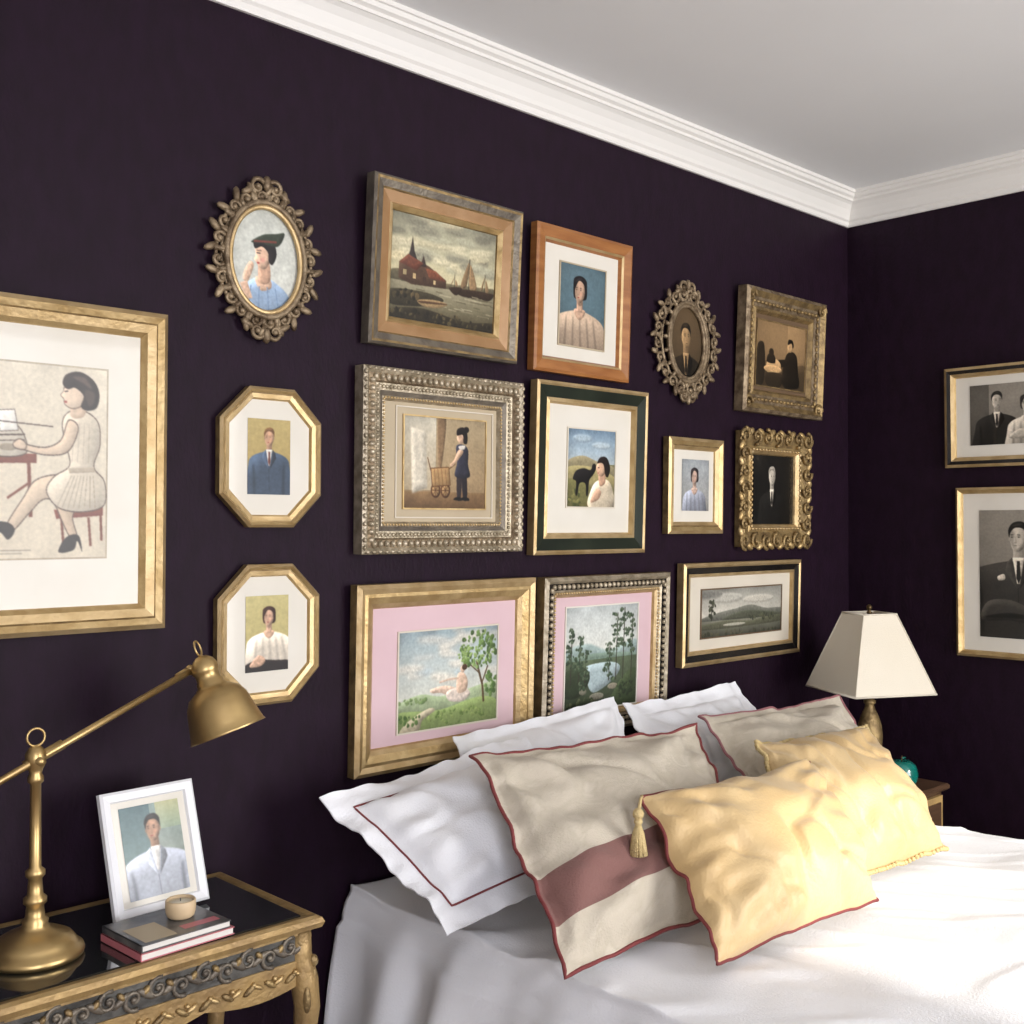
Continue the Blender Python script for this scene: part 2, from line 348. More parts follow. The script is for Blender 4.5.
def fA():
    W,H=.565,.640; mb=MB()
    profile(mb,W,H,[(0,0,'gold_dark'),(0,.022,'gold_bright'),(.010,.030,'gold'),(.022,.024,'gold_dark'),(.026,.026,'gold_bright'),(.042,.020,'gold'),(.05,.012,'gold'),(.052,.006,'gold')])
    board(mb,W,H,.05,.007,'matboard_white')
    A=artrect(mb,W,H,.21,.792,.19,.775,.0075,style='draw'); A.shk=.45; A.rect(0,0,1,1,(184,172,150),(178,164,142)); A.rect(.014,.012,.986,.988,(216,206,186),(208,196,174))
    A.tr=lambda u,v:(.27+.73*u,.03+.94*v); o=(74,60,54)
    def ol(p,w=.006):
        q=cr(p); A.line(q+[q[0]],w,o)
    for a,b in (((.62,.80),(.64,.96)),((.93,.62),(.95,.93)),((.84,.80),(.86,.96))): A.line([a,b],.018,(112,62,48))
    A.poly([(.56,.76),(.96,.74),(.96,.79),(.58,.81)],(124,66,52),False)
    A.poly([(.0,.47),(.42,.46),(.42,.51),(.0,.52)],(122,66,52),False); A.line([(.36,.5),(.38,.80)],.024,(114,62,48)); A.line([(.05,.5),(.08,.85)],.022,(118,66,52)); A.line([(.36,.62),(.2,.7)],.014,(114,62,48))
    A.poly([(.10,.34),(.28,.32),(.34,.46),(.08,.47)],(196,186,168)); ol([(.10,.34),(.28,.32),(.34,.46),(.08,.47)]); A.poly([(.12,.24),(.25,.23),(.28,.34),(.14,.35)],(232,228,218),False); A.line([(.12,.24),(.25,.23),(.28,.34),(.14,.35),(.12,.24)],.004,o)
    A.line([(.0,.29),(.55,.31)],.006,o); A.line([(.1,.37),(.33,.36)],.008,o); A.line([(.1,.40),(.33,.39)],.005,o); A.ell(.20,.43,.07,.02,(150,138,120)); A.line([(.05,.33),(.14,.31)],.006,o)
    L1=[(.78,.62),(.62,.57),(.42,.60),(.32,.70),(.20,.84),(.25,.87),(.38,.77),(.50,.70),(.72,.74)]; A.poly(L1,(204,184,160)); ol(L1)
    L2=[(.70,.66),(.56,.68),(.60,.78),(.70,.92),(.75,.91),(.71,.80),(.76,.72)]; A.poly(L2,(196,174,150)); ol(L2)
    A.poly([(.10,.83),(.21,.83),(.26,.87),(.21,.92),(.15,.88),(.07,.89)],(40,32,32)); A.poly([(.66,.91),(.76,.90),(.79,.99),(.75,.93),(.72,.98),(.60,.99)],(40,32,32))
    DR=[(.66,.23),(.78,.21),(.91,.27),(.93,.40),(.88,.52),(.97,.60),(.97,.73),(.80,.77),(.60,.75),(.50,.66),(.56,.58),(.68,.52),(.66,.42),(.62,.30)]; A.poly(DR,(206,194,174),sh=.45); ol(DR)
    A.poly([(.67,.53),(.88,.52),(.89,.55),(.68,.56)],(176,162,142),False)
    for i in range(8): A.line([(.70+.025*i,.57),(.58+.045*i,.75)],.004,(150,136,118))
    for i in range(4): A.line([(.72+.04*i,.28),(.70+.045*i,.50)],.003,(162,148,130))
    AR=[(.67,.27),(.75,.31),(.67,.44),(.50,.465),(.32,.44),(.30,.41),(.48,.425),(.61,.38)]; A.poly(AR,(210,188,164)); ol(AR)
    A.poly([(.34,.41),(.29,.385),(.24,.41),(.26,.435),(.33,.44)],(210,188,164)); ol([(.34,.41),(.29,.385),(.24,.41),(.26,.435),(.33,.44)])
    A.poly([(.70,.14),(.80,.14),(.80,.24),(.69,.25)],(204,180,156))
    FC=[(.64,.06),(.72,.04),(.82,.08),(.80,.17),(.71,.205),(.64,.185),(.630,.155),(.605,.135),(.628,.11)]; A.poly(FC,(218,196,172),sh=.4); ol(FC,.004)
    A.poly([(.62,.07),(.65,.02),(.76,.0),(.87,.04),(.92,.11),(.90,.19),(.82,.21),(.77,.19),(.79,.13),(.72,.09),(.66,.10)],(44,34,32),sh=.5); A.poly([(.70,.03),(.80,.03),(.86,.09),(.78,.06)],(84,68,62),sh=0,soft=2); A.poly([(.80,.10),(.88,.11),(.87,.17),(.83,.18)],(70,56,50),sh=0,soft=2)
    A.line([(.635,.115),(.665,.11)],.006,(40,30,30)); A.ell(.645,.170,.014,.006,(150,74,68)); A.line([(.63,.095),(.67,.088)],.004,(60,44,40))
    A.tr=None; A.line([(.38,.95),(.55,.95)],.006,(150,140,125)); A.line([(.38,.965),(.50,.965)],.005,(160,150,135))
    mb.obj('framed_typist_drawing',onwall(-3.332,1.240,.8))
fA()
def oval(name,x,z,W,H,ix,iz,m,artf,big,st):
    mb=MB(); cx,cy=W/2,H/2
    def ring(rx,rz,r,zz,mm): mb.tube([(cx+rx*math.cos(t*math.pi/36),cy+rz*math.sin(t*math.pi/36),zz) for t in range(72)],r,mm,8,closed=True)
    mb.add([(cx+(ix+.012)*math.cos(t*math.pi/24),cy+(iz+.012)*math.sin(t*math.pi/24),.004) for t in range(48)],[list(range(48))],'matboard_brown',False)
    ring(ix+.004,iz+.004,.006,.016,'gold_bright' if big else m); ring(ix+.014,iz+.014,.007,.018,m)
    A=Art(mb,cx-ix,cy-iz,2*ix,2*iz,.010,True,style=st); artf(A)
    n=20; ox,oz=W/2-.034,H/2-.034
    for i in range(n):
        t=2*math.pi*i/n+.1; sg=1 if i%2 else -1
        px,py=cx+(ox-.004)*math.cos(t),cy+(oz-.004)*math.sin(t)
        scroll(mb,px,py,.023,t+sg*1.2,sg,.014,.0060,m)
        t2=t+math.pi/n; px,py=cx+(ox+.014)*math.cos(t2),cy+(oz+.014)*math.sin(t2)
        mb.ball((px,py,.014),(.018,.0085,.007),m,8,5,Matrix.Rotation(t2+sg*.5,4,'Z'))
        px,py=cx+(ix+.024)*math.cos(t2),cy+(iz+.024)*math.sin(t2); mb.ball((px,py,.014),(.012,.007,.008),m,8,5,Matrix.Rotation(t2,4,'Z'))
    ring(ox-.001,oz-.001,.0045,.010,m); ring((ox+ix)/2+.004,(oz+iz)/2+.004,.004,.010,m)
    for sy in (1,-1):
        y=cy+sy*(H/2-.018)
        for sx in (1,-1): scroll(mb,cx+sx*.022,y,.020,math.pi/2+sx*1.2,-sx*sy,.017,.006,m); mb.ball((cx+sx*.045,y-sy*.012,.015),(.02,.008,.008),m,8,5,Matrix.Rotation(-sx*sy*.5,4,'Z'))
        mb.ball((cx,y+sy*.01,.018),(.010,.018,.010),m)
    mb.obj(name,onwall(x,z))
def aB(A):
    A.rect(0,0,1,1,(204,206,196),(212,212,202))
    A.poly([(.1,1),(.16,.82),(.32,.70),(.50,.66),(.70,.72),(.86,.82),(.9,1)],(150,172,198),sh=.5); A.poly([(.36,.68),(.56,.66),(.60,.76),(.44,.80)],SK)
    for i in range(4): A.line([(.3+.12*i,.76),(.26+.15*i,.98)],.012,(122,146,176))
    A.poly([(.42,.50),(.56,.50),(.58,.70),(.42,.72)],(210,168,140))
    A.poly([(.36,.38),(.46,.34),(.58,.38),(.58,.50),(.51,.585),(.42,.58),(.385,.54),(.345,.50),(.37,.46)],SK,sh=.45)
    A.poly([(.36,.40),(.34,.33),(.46,.28),(.62,.30),(.68,.42),(.62,.53),(.56,.50),(.55,.42),(.46,.37)],(30,24,26),sh=.5); A.poly([(.30,.34),(.48,.25),(.66,.22),(.80,.20),(.70,.34),(.46,.34)],(52,60,48)); A.line([(.34,.33),(.68,.30)],.02,(120,60,50))
    A.line([(.38,.44),(.44,.44)],.010,(40,30,30)); A.line([(.37,.415),(.45,.41)],.006,(60,40,36)); A.ell(.405,.535,.022,.009,(170,64,64)); A.ell(.47,.50,.035,.025,(222,160,142),sh=0,soft=3)
    A.poly([(.22,.60),(.29,.53),(.34,.56),(.30,.66),(.24,.74),(.18,.70)],SK); A.line([(.19,.74),(.27,.90)],.085,SK)
oval('oval_ornate_portrait_frame',-2.683,1.858,.308,.352,.084,.112,'bronze',aB,True,'paint')
def aG(A):
    A.rect(0,0,1,1,(130,110,80),(96,76,56)); bust(A,.5,.42,.34,(196,168,138),(50,36,26),(46,36,30),'man',shirt=(180,165,140),sh=.95,turn=.6)
oval('oval_carved_portrait_frame',-1.200,1.836,.37,.375,.082,.11,'bronze',aG,False,'sepia')
def octf(name,x,z,W,H,f):
    mb=MB(); c=.072
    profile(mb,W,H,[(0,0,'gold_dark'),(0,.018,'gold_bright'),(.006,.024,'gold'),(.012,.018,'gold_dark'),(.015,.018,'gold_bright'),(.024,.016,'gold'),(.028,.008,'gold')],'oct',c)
    board(mb,W,H,.027,.009,'matboard_white','oct',c)
    A=artrect(mb,W,H,.28,.70,.225,.765,.0095,style='draw'); f(A); mb.obj(name,onwall(x,z,.5))
def aC(A): A.rect(0,0,1,1,(182,162,106),(166,142,86)); bust(A,.5,.25,.23,(204,160,128),(112,76,44),(62,76,94),'man',sh=1.12,tie=(100,54,46),turn=-.6)
def aD(A):
    A.rect(0,0,1,1,(192,180,124),(182,166,110)); bust(A,.54,.29,.24,(214,174,146),(56,32,24),(218,206,188),'woman',sh=1.15,turn=-.7)
    A.poly([(0,1),(.0,.90),(.3,.84),(.7,.86),(1,.88),(1,1)],(40,34,34)); A.poly([(.1,.92),(.3,.78),(.46,.84),(.36,.92)],(214,174,146))
octf('octagonal_man_portrait_frame',-2.643,1.445,.257,.308,aC); octf('octagonal_woman_portrait_frame',-2.647,1.056,.257,.308,aD)
def fE():
    W,H=.488,.402; mb=MB()
    profile(mb,W,H,[(0,0,'pewter'),(0,.030,'pewter'),(.006,.036,'gold_dark'),(.012,.034,'pewter'),(.028,.028,'gold_dark'),(.032,.024,'wood_mid'),(.058,.018,'gold_bright'),(.062,.022,'gold'),(.072,.012,'gold_dark'),(.074,.006,'gold')])
    board(mb,W,H,.07,.007,'matboard_tan')
    A=artrect(mb,W,H,.148,.852,.183,.817,.007); A.rect(0,0,1,.6,(160,158,136),(220,208,166))
    q=random.Random(3)
    for i in range(40): A.ell(q.random(),q.random()*.46,.05+.10*q.random(),.02+.035*q.random(),q.choice([(182,178,152),(216,206,172),(146,142,122),(226,212,170),(134,130,112),(202,192,158)]),q.random()*.3-.15,soft=7,sh=.2)
    A.rect(0,.6,1,1,(168,160,132),(80,72,50)); A.poly([(0,.56),(.12,.53),(.3,.56),(.5,.585),(.8,.565),(1,.55),(1,.62),(0,.64)],(104,96,74))
    A.poly([(.08,.62),(.08,.47),(.16,.38),(.36,.46),(.52,.56),(.52,.64),(.2,.66)],(84,62,48),False); A.poly([(.15,.44),(.175,.34),(.195,.20),(.215,.34),(.25,.44)],(54,44,40),False); A.poly([(.27,.47),(.30,.36),(.33,.47)],(62,48,42),False)
    A.poly([(.08,.47),(.16,.38),(.30,.44),(.24,.52)],(110,62,46),False); A.poly([(.32,.48),(.42,.49),(.52,.57),(.36,.57)],(122,72,52),False); A.rect(.12,.53,.15,.58,(190,170,126)); A.rect(.21,.55,.235,.60,(180,154,112)); A.rect(.40,.585,.42,.62,(190,166,122)); A.rect(.30,.57,.33,.61,(60,44,36))
    for mx,t,bx,bw in ((.74,.30,.62,.30),(.90,.42,.84,.15),(.60,.48,.55,.12)):
        A.line([(mx,.66),(mx,t)],.007,(50,40,30)); A.poly([(mx-.005,t+.03),(mx-.02,.57),(mx-.09*bw*3,.58)],(128,104,76)); A.poly([(mx+.01,t+.05),(mx+.09*bw*3,.58),(mx+.01,.59)],(150,122,88)); A.poly([(bx,.62),(bx+bw,.60),(bx+bw-.03,.67),(bx+.05,.68)],(54,40,30))
    for i in range(40):
        x=q.random(); y=.66+q.random()*.2; A.line([(x,y),(x+.06+.1*q.random(),y+.004)],.006,q.choice([(196,186,154),(106,98,74),(160,150,122),(80,72,52)]))
    A.poly([(0,.74),(.3,.71),(.50,.75),(.4,.83),(.1,.88),(0,.86)],(58,52,38)); A.poly([(.26,.80),(.42,.77),(.54,.79),(.46,.84),(.32,.85)],(160,134,96)); A.poly([(.28,.80),(.52,.785),(.50,.80),(.30,.82)],(84,60,42)); A.poly([(0,.93),(.3,.87),(.7,.93),(1,.90),(1,1),(0,1)],(50,44,32)); blobs(A,.15,.78,.13,.06,16,[(40,36,28),(76,66,46),(100,84,58)],.03,2); blobs(A,.5,.94,.5,.05,26,[(40,36,28),(70,62,44),(94,82,56)],.03,6)
    mb.obj('framed_harbour_painting',onwall(-2.262,1.883,3.2,rot=-.4))
fE()
def fF():
    W,H=.398,.402; mb=MB()
    profile(mb,W,H,[(0,0,'wood_orange'),(0,.024,'wood_orange'),(.008,.028,'wood_orange'),(.034,.022,'gold_bright'),(.04,.018,'wood_orange'),(.046,.007,'wood_orange')])
    board(mb,W,H,.044,.008,'matboard_white')
    A=artrect(mb,W,H,.275,.745,.225,.79,.009,'matboard_tan'); A.rect(0,0,1,1,(100,124,134),(82,104,112))
    bust(A,.44,.31,.31,(200,164,138),(24,20,22),(178,156,134),'woman',sh=1.25,turn=-.8)
    mb.obj('framed_dark_haired_woman_portrait',onwall(-1.706,1.872,2.,rot=-.3))
fF()
def fH():
    W,H=.495,.414; mb=MB()
    profile(mb,W,H,[(0,0,'bronze'),(0,.035,'bronze'),(.012,.042,'gold_dark'),(.03,.03,'bronze'),(.06,.022,'gold_dark'),(.07,.026,'gold_dark'),(.08,.01,'bronze')])
    board(mb,W,H,.078,.011,'matboard_brown'); beads(mb,W,H,.045,.028,.008,'gold_dark',.022,el=(1.3,.8,.7))
    for cx,cy in ((.03,.03),(W-.03,.03),(W-.03,H-.03),(.03,H-.03)): scroll(mb,cx,cy,.026,0,1,.036,.006,'gold_dark')
    A=artrect(mb,W,H,.20,.81,.24,.77,.012,'gold_dark',style='sepia'); A.rect(0,0,1,1,(180,170,150),(126,116,102)); A.rect(.62,.0,1,.55,(200,192,174),(160,152,138))
    A.poly([(0,1),(0,.66),(.3,.60),(.7,.64),(1,.60),(1,1)],(94,86,76)); A.poly([(.02,.4),(.14,.34),(.18,.6),(.16,.95),(.02,.95)],(60,52,48))
    A.poly([(.55,.95),(.58,.52),(.70,.40),(.82,.46),(.86,.7),(.88,.95)],(44,38,34)); A.poly([(.40,.58),(.62,.54),(.64,.62),(.44,.68)],(48,42,38)); A.ell(.68,.33,.055,.085,(206,190,166)); A.poly([(.63,.30),(.64,.22),(.72,.22),(.75,.30),(.73,.34),(.70,.27)],(36,30,26))
    A.poly([(.22,.62),(.40,.56),(.50,.64),(.46,.76),(.24,.78)],(206,196,176)); A.ell(.34,.72,.18,.06,(220,210,190)); A.poly([(.2,.80),(.52,.78),(.5,.98),(.24,.98)],(64,54,48)); A.ell(.30,.46,.05,.06,(60,52,46)); A.poly([(.24,.5),(.36,.5),(.38,.62),(.22,.62)],(54,48,44))
    mb.obj('framed_sepia_seated_man_photo',onwall(-.745,1.83,2.6,rot=-.3))
fH()
def fI():
    W,H=.524,.446; mb=MB()
    profile(mb,W,H,[(0,0,'silver_gilt'),(0,.034,'silver_gilt'),(.008,.040,'silver_gilt'),(.016,.034,'bronze'),(.034,.036,'bronze'),(.038,.030,'silver_gilt'),(.055,.026,'pewter'),(.066,.020,'silver_gilt'),(.072,.022,'silver_gilt'),(.078,.010,'gold')])
    beads(mb,W,H,.025,.036,.0085,'silver_gilt',.0185,el=(.85,1.1,1.)); beads(mb,W,H,.046,.029,.005,'silver_gilt',.011)
    beads(mb,W,H,.006,.036,.0065,'silver_gilt',.0185,el=(1.1,.9,1.)); beads(mb,W,H,.070,.022,.0035,'gold_bright',.009)
    board(mb,W,H,.076,.011,'matboard_tan'); fillet(mb,.22*W,.2*H,.60*W,.60*H,.0115,.003,'matboard')
    A=artrect(mb,W,H,.265,.775,.245,.75,.012,'gold'); A.rect(0,0,1,1,(180,160,126),(154,128,94)); A.rect(0,.0,.38,.8,(212,204,184),(184,166,136)); A.rect(0,.82,1,1,(142,112,78),(116,88,60))
    A.poly([(.08,.12),(.26,.16),(.28,.78),(.10,.84)],(214,204,184),False,soft=3); A.poly([(.40,.0),(.50,.0),(.47,.4),(.42,.6)],(134,108,80))
    for u in (.38,.50): A.ell(u,.80,.06,.085,(84,54,34)); A.ell(u,.80,.042,.062,(168,136,94)); A.line([(u,.72),(u,.88)],.008,(84,54,34)); A.line([(u-.05,.8),(u+.05,.8)],.008,(84,54,34)); A.line([(u-.035,.74),(u+.035,.86)],.006,(84,54,34)); A.line([(u+.035,.74),(u-.035,.86)],.006,(84,54,34))
    A.poly([(.32,.56),(.54,.54),(.56,.74),(.34,.76)],(166,132,90),False); A.line([(.32,.58),(.28,.44)],.012,(96,64,38)); A.line([(.32,.56),(.54,.54),(.56,.74),(.34,.76),(.32,.56)],.01,(92,60,36))
    for i in range(4): A.line([(.36+.045*i,.56),(.38+.045*i,.75)],.006,(110,74,44))
    A.line([(.54,.56),(.62,.50)],.012,(92,60,36))
    A.poly([(.64,.60),(.70,.60),(.69,.88),(.645,.88)],(52,44,46)); A.poly([(.70,.60),(.76,.60),(.77,.88),(.72,.88)],(38,32,36)); A.poly([(.60,.90),(.64,.87),(.70,.88),(.70,.91)],(20,18,18)); A.poly([(.69,.90),(.72,.87),(.79,.88),(.79,.91)],(20,18,18))
    A.poly([(.63,.30),(.72,.28),(.78,.34),(.78,.50),(.80,.64),(.62,.64),(.64,.48)],(48,48,60),sh=.5); A.poly([(.66,.34),(.72,.36),(.64,.47),(.58,.53),(.55,.51),(.60,.46)],(208,172,142)); A.poly([(.66,.30),(.74,.29),(.73,.33),(.68,.34)],(214,206,194))
    A.poly([(.645,.17),(.68,.14),(.73,.16),(.73,.24),(.69,.27),(.655,.25),(.635,.21)],(214,178,148),sh=.4); A.poly([(.64,.18),(.64,.11),(.72,.085),(.765,.15),(.765,.26),(.72,.26),(.71,.17)],(26,20,20),sh=.5); A.ell(.755,.11,.035,.035,(26,20,20))
    mb.obj('framed_girl_with_cart_print',onwall(-2.282,1.381,.8))
fI()
def fJ():
    W,H=.470,.476; mb=MB()
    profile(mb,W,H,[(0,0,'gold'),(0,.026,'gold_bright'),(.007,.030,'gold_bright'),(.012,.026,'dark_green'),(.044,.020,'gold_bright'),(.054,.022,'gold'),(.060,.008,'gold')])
    board(mb,W,H,.058,.009,'matboard_white')
    A=artrect(mb,W,H,.30,.725,.26,.72,.01,'matboard'); A.rect(0,0,1,.5,(132,158,180),(192,202,204)); A.rect(0,.44,1,1,(138,136,96),(102,100,66))
    A.ell(.3,.12,.2,.05,(180,198,208),soft=6); A.ell(.7,.2,.2,.04,(186,200,206),soft=6); A.poly([(0,.42),(.3,.34),(.6,.40),(1,.48),(1,.62),(0,.6)],(144,134,104)); A.poly([(0,.5),(.5,.48),(1,.60),(1,.75),(0,.7)],(162,150,104)); A.poly([(0,.66),(.4,.70),(.7,.9),(.5,1),(0,1)],(116,112,70)); blobs(A,.15,.88,.16,.1,12,[(84,90,52),(136,132,80)],.04,9)
    A.poly([(.12,.64),(.18,.54),(.34,.50),(.48,.52),(.52,.45),(.58,.44),(.60,.50),(.54,.58),(.46,.66),(.44,.84),(.40,.84),(.38,.70),(.26,.70),(.22,.84),(.18,.84),(.19,.68)],(26,24,24),sh=.6)
    A.poly([(.46,1),(.50,.78),(.62,.66),(.84,.64),(.96,.76),(.98,1)],(214,198,172),sh=.5); A.poly([(.66,.54),(.78,.54),(.80,.68),(.68,.72)],(202,160,132)); A.poly([(.62,.44),(.70,.38),(.80,.42),(.80,.54),(.72,.60),(.64,.575),(.62,.53),(.60,.50)],(212,172,142),sh=.45); A.poly([(.62,.43),(.68,.35),(.82,.35),(.90,.48),(.86,.60),(.80,.58),(.76,.45),(.70,.42)],(32,24,22),sh=.5); A.line([(.635,.485),(.67,.485)],.008,(40,30,30)); A.ell(.645,.555,.014,.007,(160,70,64))
    A.poly([(.54,.84),(.62,.76),(.72,.80),(.66,.9),(.5,.94)],(208,168,140))
    mb.obj('framed_woman_and_dog_print',onwall(-1.708,1.369,2.))
fJ()
def fK():
    W,H=.285,.30; mb=MB()
    profile(mb,W,H,[(0,0,'gold_dark'),(0,.022,'gold_bright'),(.010,.026,'gold'),(.022,.020,'gold_dark'),(.026,.022,'gold_bright'),(.036,.014,'gold'),(.038,.006,'gold')]); board(mb,W,H,.036,.008,'matboard_white')
    A=artrect(mb,W,H,.29,.78,.22,.76,.009); A.rect(0,0,1,1,(172,178,182),(158,156,150)); bust(A,.46,.34,.30,(204,174,156),(44,38,42),(150,154,166),'woman',sh=1.0,turn=-.6)
    mb.obj('framed_small_woman_portrait',onwall(-1.122,1.423,1.))
fK()
def fL():
    W,H=.438,.410; mb=MB()
    profile(mb,W,H,[(.012,0,'gold_dark'),(.012,.020,'gold_dark'),(.03,.028,'gold_dark'),(.06,.020,'gold'),(.075,.024,'gold_bright'),(.085,.014,'gold_dark'),(.09,.006,'gold')]); board(mb,W,H,.088,.008,'black_lacquer')
    q=loop(W,H,.03,'rect')
    for i in range(4):
        p=Vector(q[i]);r=Vector(q[(i+1)%4]); L=(r-p).length; k=6; an=math.atan2(r.y-p.y,r.x-p.x)
        for j in range(k+1):
            t=p+(r-p)*j/k; sg=1 if j%2 else -1; scroll(mb,t.x,t.y,.027,an+sg*1.4,sg,.030,.0065,'gold_dark')
            if j<k:
                t=p+(r-p)*(j+.5)/k; mb.ball((t.x+.016*math.sin(an),t.y-.016*math.cos(an),.024),(.022,.012,.010),'gold',8,5,Matrix.Rotation(an+.5*sg,4,'Z'))
    beads(mb,W,H,.072,.025,.006,'gold_bright',.018,el=(1.2,.8,.8))
    A=artrect(mb,W,H,.24,.74,.22,.80,.009,style='photo'); A.rect(0,0,1,1,(34,30,32),(20,18,20)); bust(A,.5,.30,.26,(206,190,172),(160,154,146),(30,27,28),'man',shirt=(220,215,205),sh=1.,turn=.6)
    mb.obj('carved_gilt_frame_man_portrait',onwall(-.755,1.366,1.))
fL()
def fM():
    W,H=.588,.452; mb=MB()
    profile(mb,W,H,[(0,0,'gold_dark'),(0,.026,'gold_bright'),(.010,.034,'gold_bright'),(.022,.028,'gold'),(.030,.030,'gold'),(.046,.022,'gold_bright'),(.056,.014,'gold'),(.060,.007,'gold')]); board(mb,W,H,.058,.008,'matboard_pink')
    A=artrect(mb,W,H,.235,.79,.27,.81,.009,'matboard'); A.rect(0,0,1,.75,(168,186,192),(216,214,200))
    q=random.Random(5)
    for i in range(26): A.ell(q.random(),q.random()*.5,.05+.12*q.random(),.02+.03*q.random(),q.choice([(220,216,204),(210,210,202),(190,202,204),(226,220,206)]),q.random()*.4-.2,soft=8,sh=.12)
    A.rect(0,.72,1,1,(168,178,120),(124,138,86)); A.poly([(0,.72),(.12,.66),(.25,.64),(.4,.68),(.6,.66),(1,.6),(1,.82),(0,.82)],(156,170,134)); A.poly([(0,.80),(.4,.82),(.8,.74),(1,.8),(1,1),(0,1)],(136,154,96))
    A.poly([(.02,1),(.12,.88),(.30,.79),(.36,.82),(.24,.9),(.20,1)],(196,184,156)); A.line([(.86,.80),(.845,.62),(.80,.45),(.78,.35)],.028,(88,68,46)); A.line([(.84,.6),(.90,.42)],.018,(88,68,46)); A.line([(.82,.5),(.70,.38)],.014,(88,68,46))
    blobs(A,.80,.24,.20,.20,70,[(96,120,66),(122,150,86),(150,174,108),(76,100,56)],.033,3); blobs(A,.66,.30,.08,.08,16,[(106,132,72),(140,164,100)],.03,13); blobs(A,.94,.60,.06,.14,18,[(84,112,60),(108,138,76)],.033,4); blobs(A,.1,.88,.12,.06,12,[(98,126,68),(80,104,56)],.03,5); blobs(A,.6,.9,.3,.07,26,[(120,142,80),(146,164,98),(106,128,70)],.03,15); blobs(A,.15,.70,.14,.03,12,[(112,136,84),(130,152,100)],.03,16)
    A.poly([(.32,.60),(.46,.58),(.58,.62),(.66,.66),(.62,.72),(.50,.69),(.42,.65),(.33,.64)],(214,186,164)); A.poly([(.48,.64),(.64,.62),(.72,.69),(.64,.76),(.50,.74)],(220,204,190)); A.poly([(.585,.48),(.65,.47),(.69,.56),(.67,.66),(.58,.66)],(214,184,160)); A.line([(.60,.52),(.50,.52),(.40,.54)],.02,(214,186,164)); A.ell(.635,.43,.024,.036,(214,184,160)); A.ell(.655,.41,.028,.032,(74,52,40))
    mb.obj('framed_pastoral_scene_print',onwall(-2.298,.858,1.6))
fM()
def fN():
    W,H=.542,.446; mb=MB()
    profile(mb,W,H,[(0,0,'gold_dark'),(0,.030,'silver_gilt'),(.010,.038,'silver_gilt'),(.018,.030,'black_lacquer'),(.036,.028,'silver_gilt'),(.050,.022,'gold_bright'),(.056,.016,'gold'),(.060,.007,'gold')]); board(mb,W,H,.058,.008,'matboard_pink')
    beads(mb,W,H,.027,.032,.0075,'silver_gilt',.019); beads(mb,W,H,.046,.026,.004,'gold_bright',.010)
    A=artrect(mb,W,H,.20,.77,.20,.86,.009,'matboard_white'); A.rect(0,0,1,.6,(208,214,212),(226,224,212)); A.poly([(0,.42),(.3,.36),(.6,.44),(1,.36),(1,.6),(0,.6)],(150,166,162),soft=3); A.poly([(0,.5),(.4,.46),(1,.5),(1,.6),(0,.6)],(116,134,120)); A.rect(0,.52,1,1,(94,106,82),(58,66,50))
    A.poly([(.28,.58),(.62,.56),(.76,.62),(.66,.74),(.40,.84),(.30,.72)],(170,186,188)); A.poly([(0,.62),(.25,.58),(.34,.7),(.2,.86),(0,.84)],(58,68,50)); A.ell(.44,.88,.10,.035,(138,134,118)); A.ell(.66,.80,.07,.03,(146,138,120)); A.ell(.25,.82,.05,.03,(128,124,108)); A.poly([(.6,.94),(.8,.72),(1,.66),(1,1),(.5,1)],(66,78,54)); blobs(A,.3,.94,.3,.05,20,[(60,70,50),(84,94,66),(104,108,80)],.03,31); blobs(A,.85,.85,.15,.1,18,[(50,60,44),(76,88,60)],.03,32)
    q=random.Random(12)
    for x,t in ((.08,.20),(.19,.28),(.70,.08),(.80,.03),(.92,.10),(.60,.36),(.27,.42)):
        A.line([(x,.74),(x+.01,t)],.012,(62,56,48))
        for k in range(8): blobs(A,x+(q.random()-.5)*.08,t+.02+k*.05,.045,.016,5,[(58,72,56),(74,90,68),(94,108,84)],.022,int(x*100)+k)
    mb.obj('framed_forest_lake_print',onwall(-1.684,.862,2.2))
fN()
def fO():
    W,H=.668,.324; mb=MB()
    profile(mb,W,H,[(0,0,'gold'),(0,.026,'gold_bright'),(.009,.030,'gold_bright'),(.014,.026,'black_lacquer'),(.034,.020,'gold_bright'),(.042,.020,'gold'),(.046,.008,'gold')]); board(mb,W,H,.044,.009,'matboard')
    A=artrect(mb,W,H,.17,.85,.27,.74,.010,'matboard_brown'); A.rect(0,0,1,.6,(160,158,148),(210,204,190)); A.ell(.3,.2,.2,.1,(190,186,174),soft=6); A.ell(.7,.26,.2,.08,(200,194,180),soft=6); A.ell(.1,.1,.15,.08,(136,134,126),soft=6); A.rect(0,.6,1,1,(144,142,126),(80,80,68))
    A.poly([(0,.6),(.2,.50),(.4,.44),(.6,.38),(.8,.48),(1,.5),(1,.66),(0,.66)],(108,108,98)); A.poly([(.3,.6),(.5,.50),(.7,.52),(.9,.58),(1,.66),(.3,.66)],(82,84,70)); A.poly([(0,.74),(.3,.68),(.6,.72),(1,.64),(1,.8),(0,.84)],(92,92,74)); A.line([(.12,.66),(.13,.24)],.03,(54,54,44)); blobs(A,.12,.40,.05,.2,10,[(58,60,48),(76,78,60)],.06,8); blobs(A,.75,.64,.2,.06,14,[(62,64,52),(86,88,68)],.06,9); A.ell(.4,.77,.14,.03,(178,174,158)); blobs(A,.5,.94,.5,.05,20,[(66,66,52),(92,90,70)],.06,19)
    mb.obj('framed_river_landscape_print',onwall(-1.058,1.006,1.5))
fO()
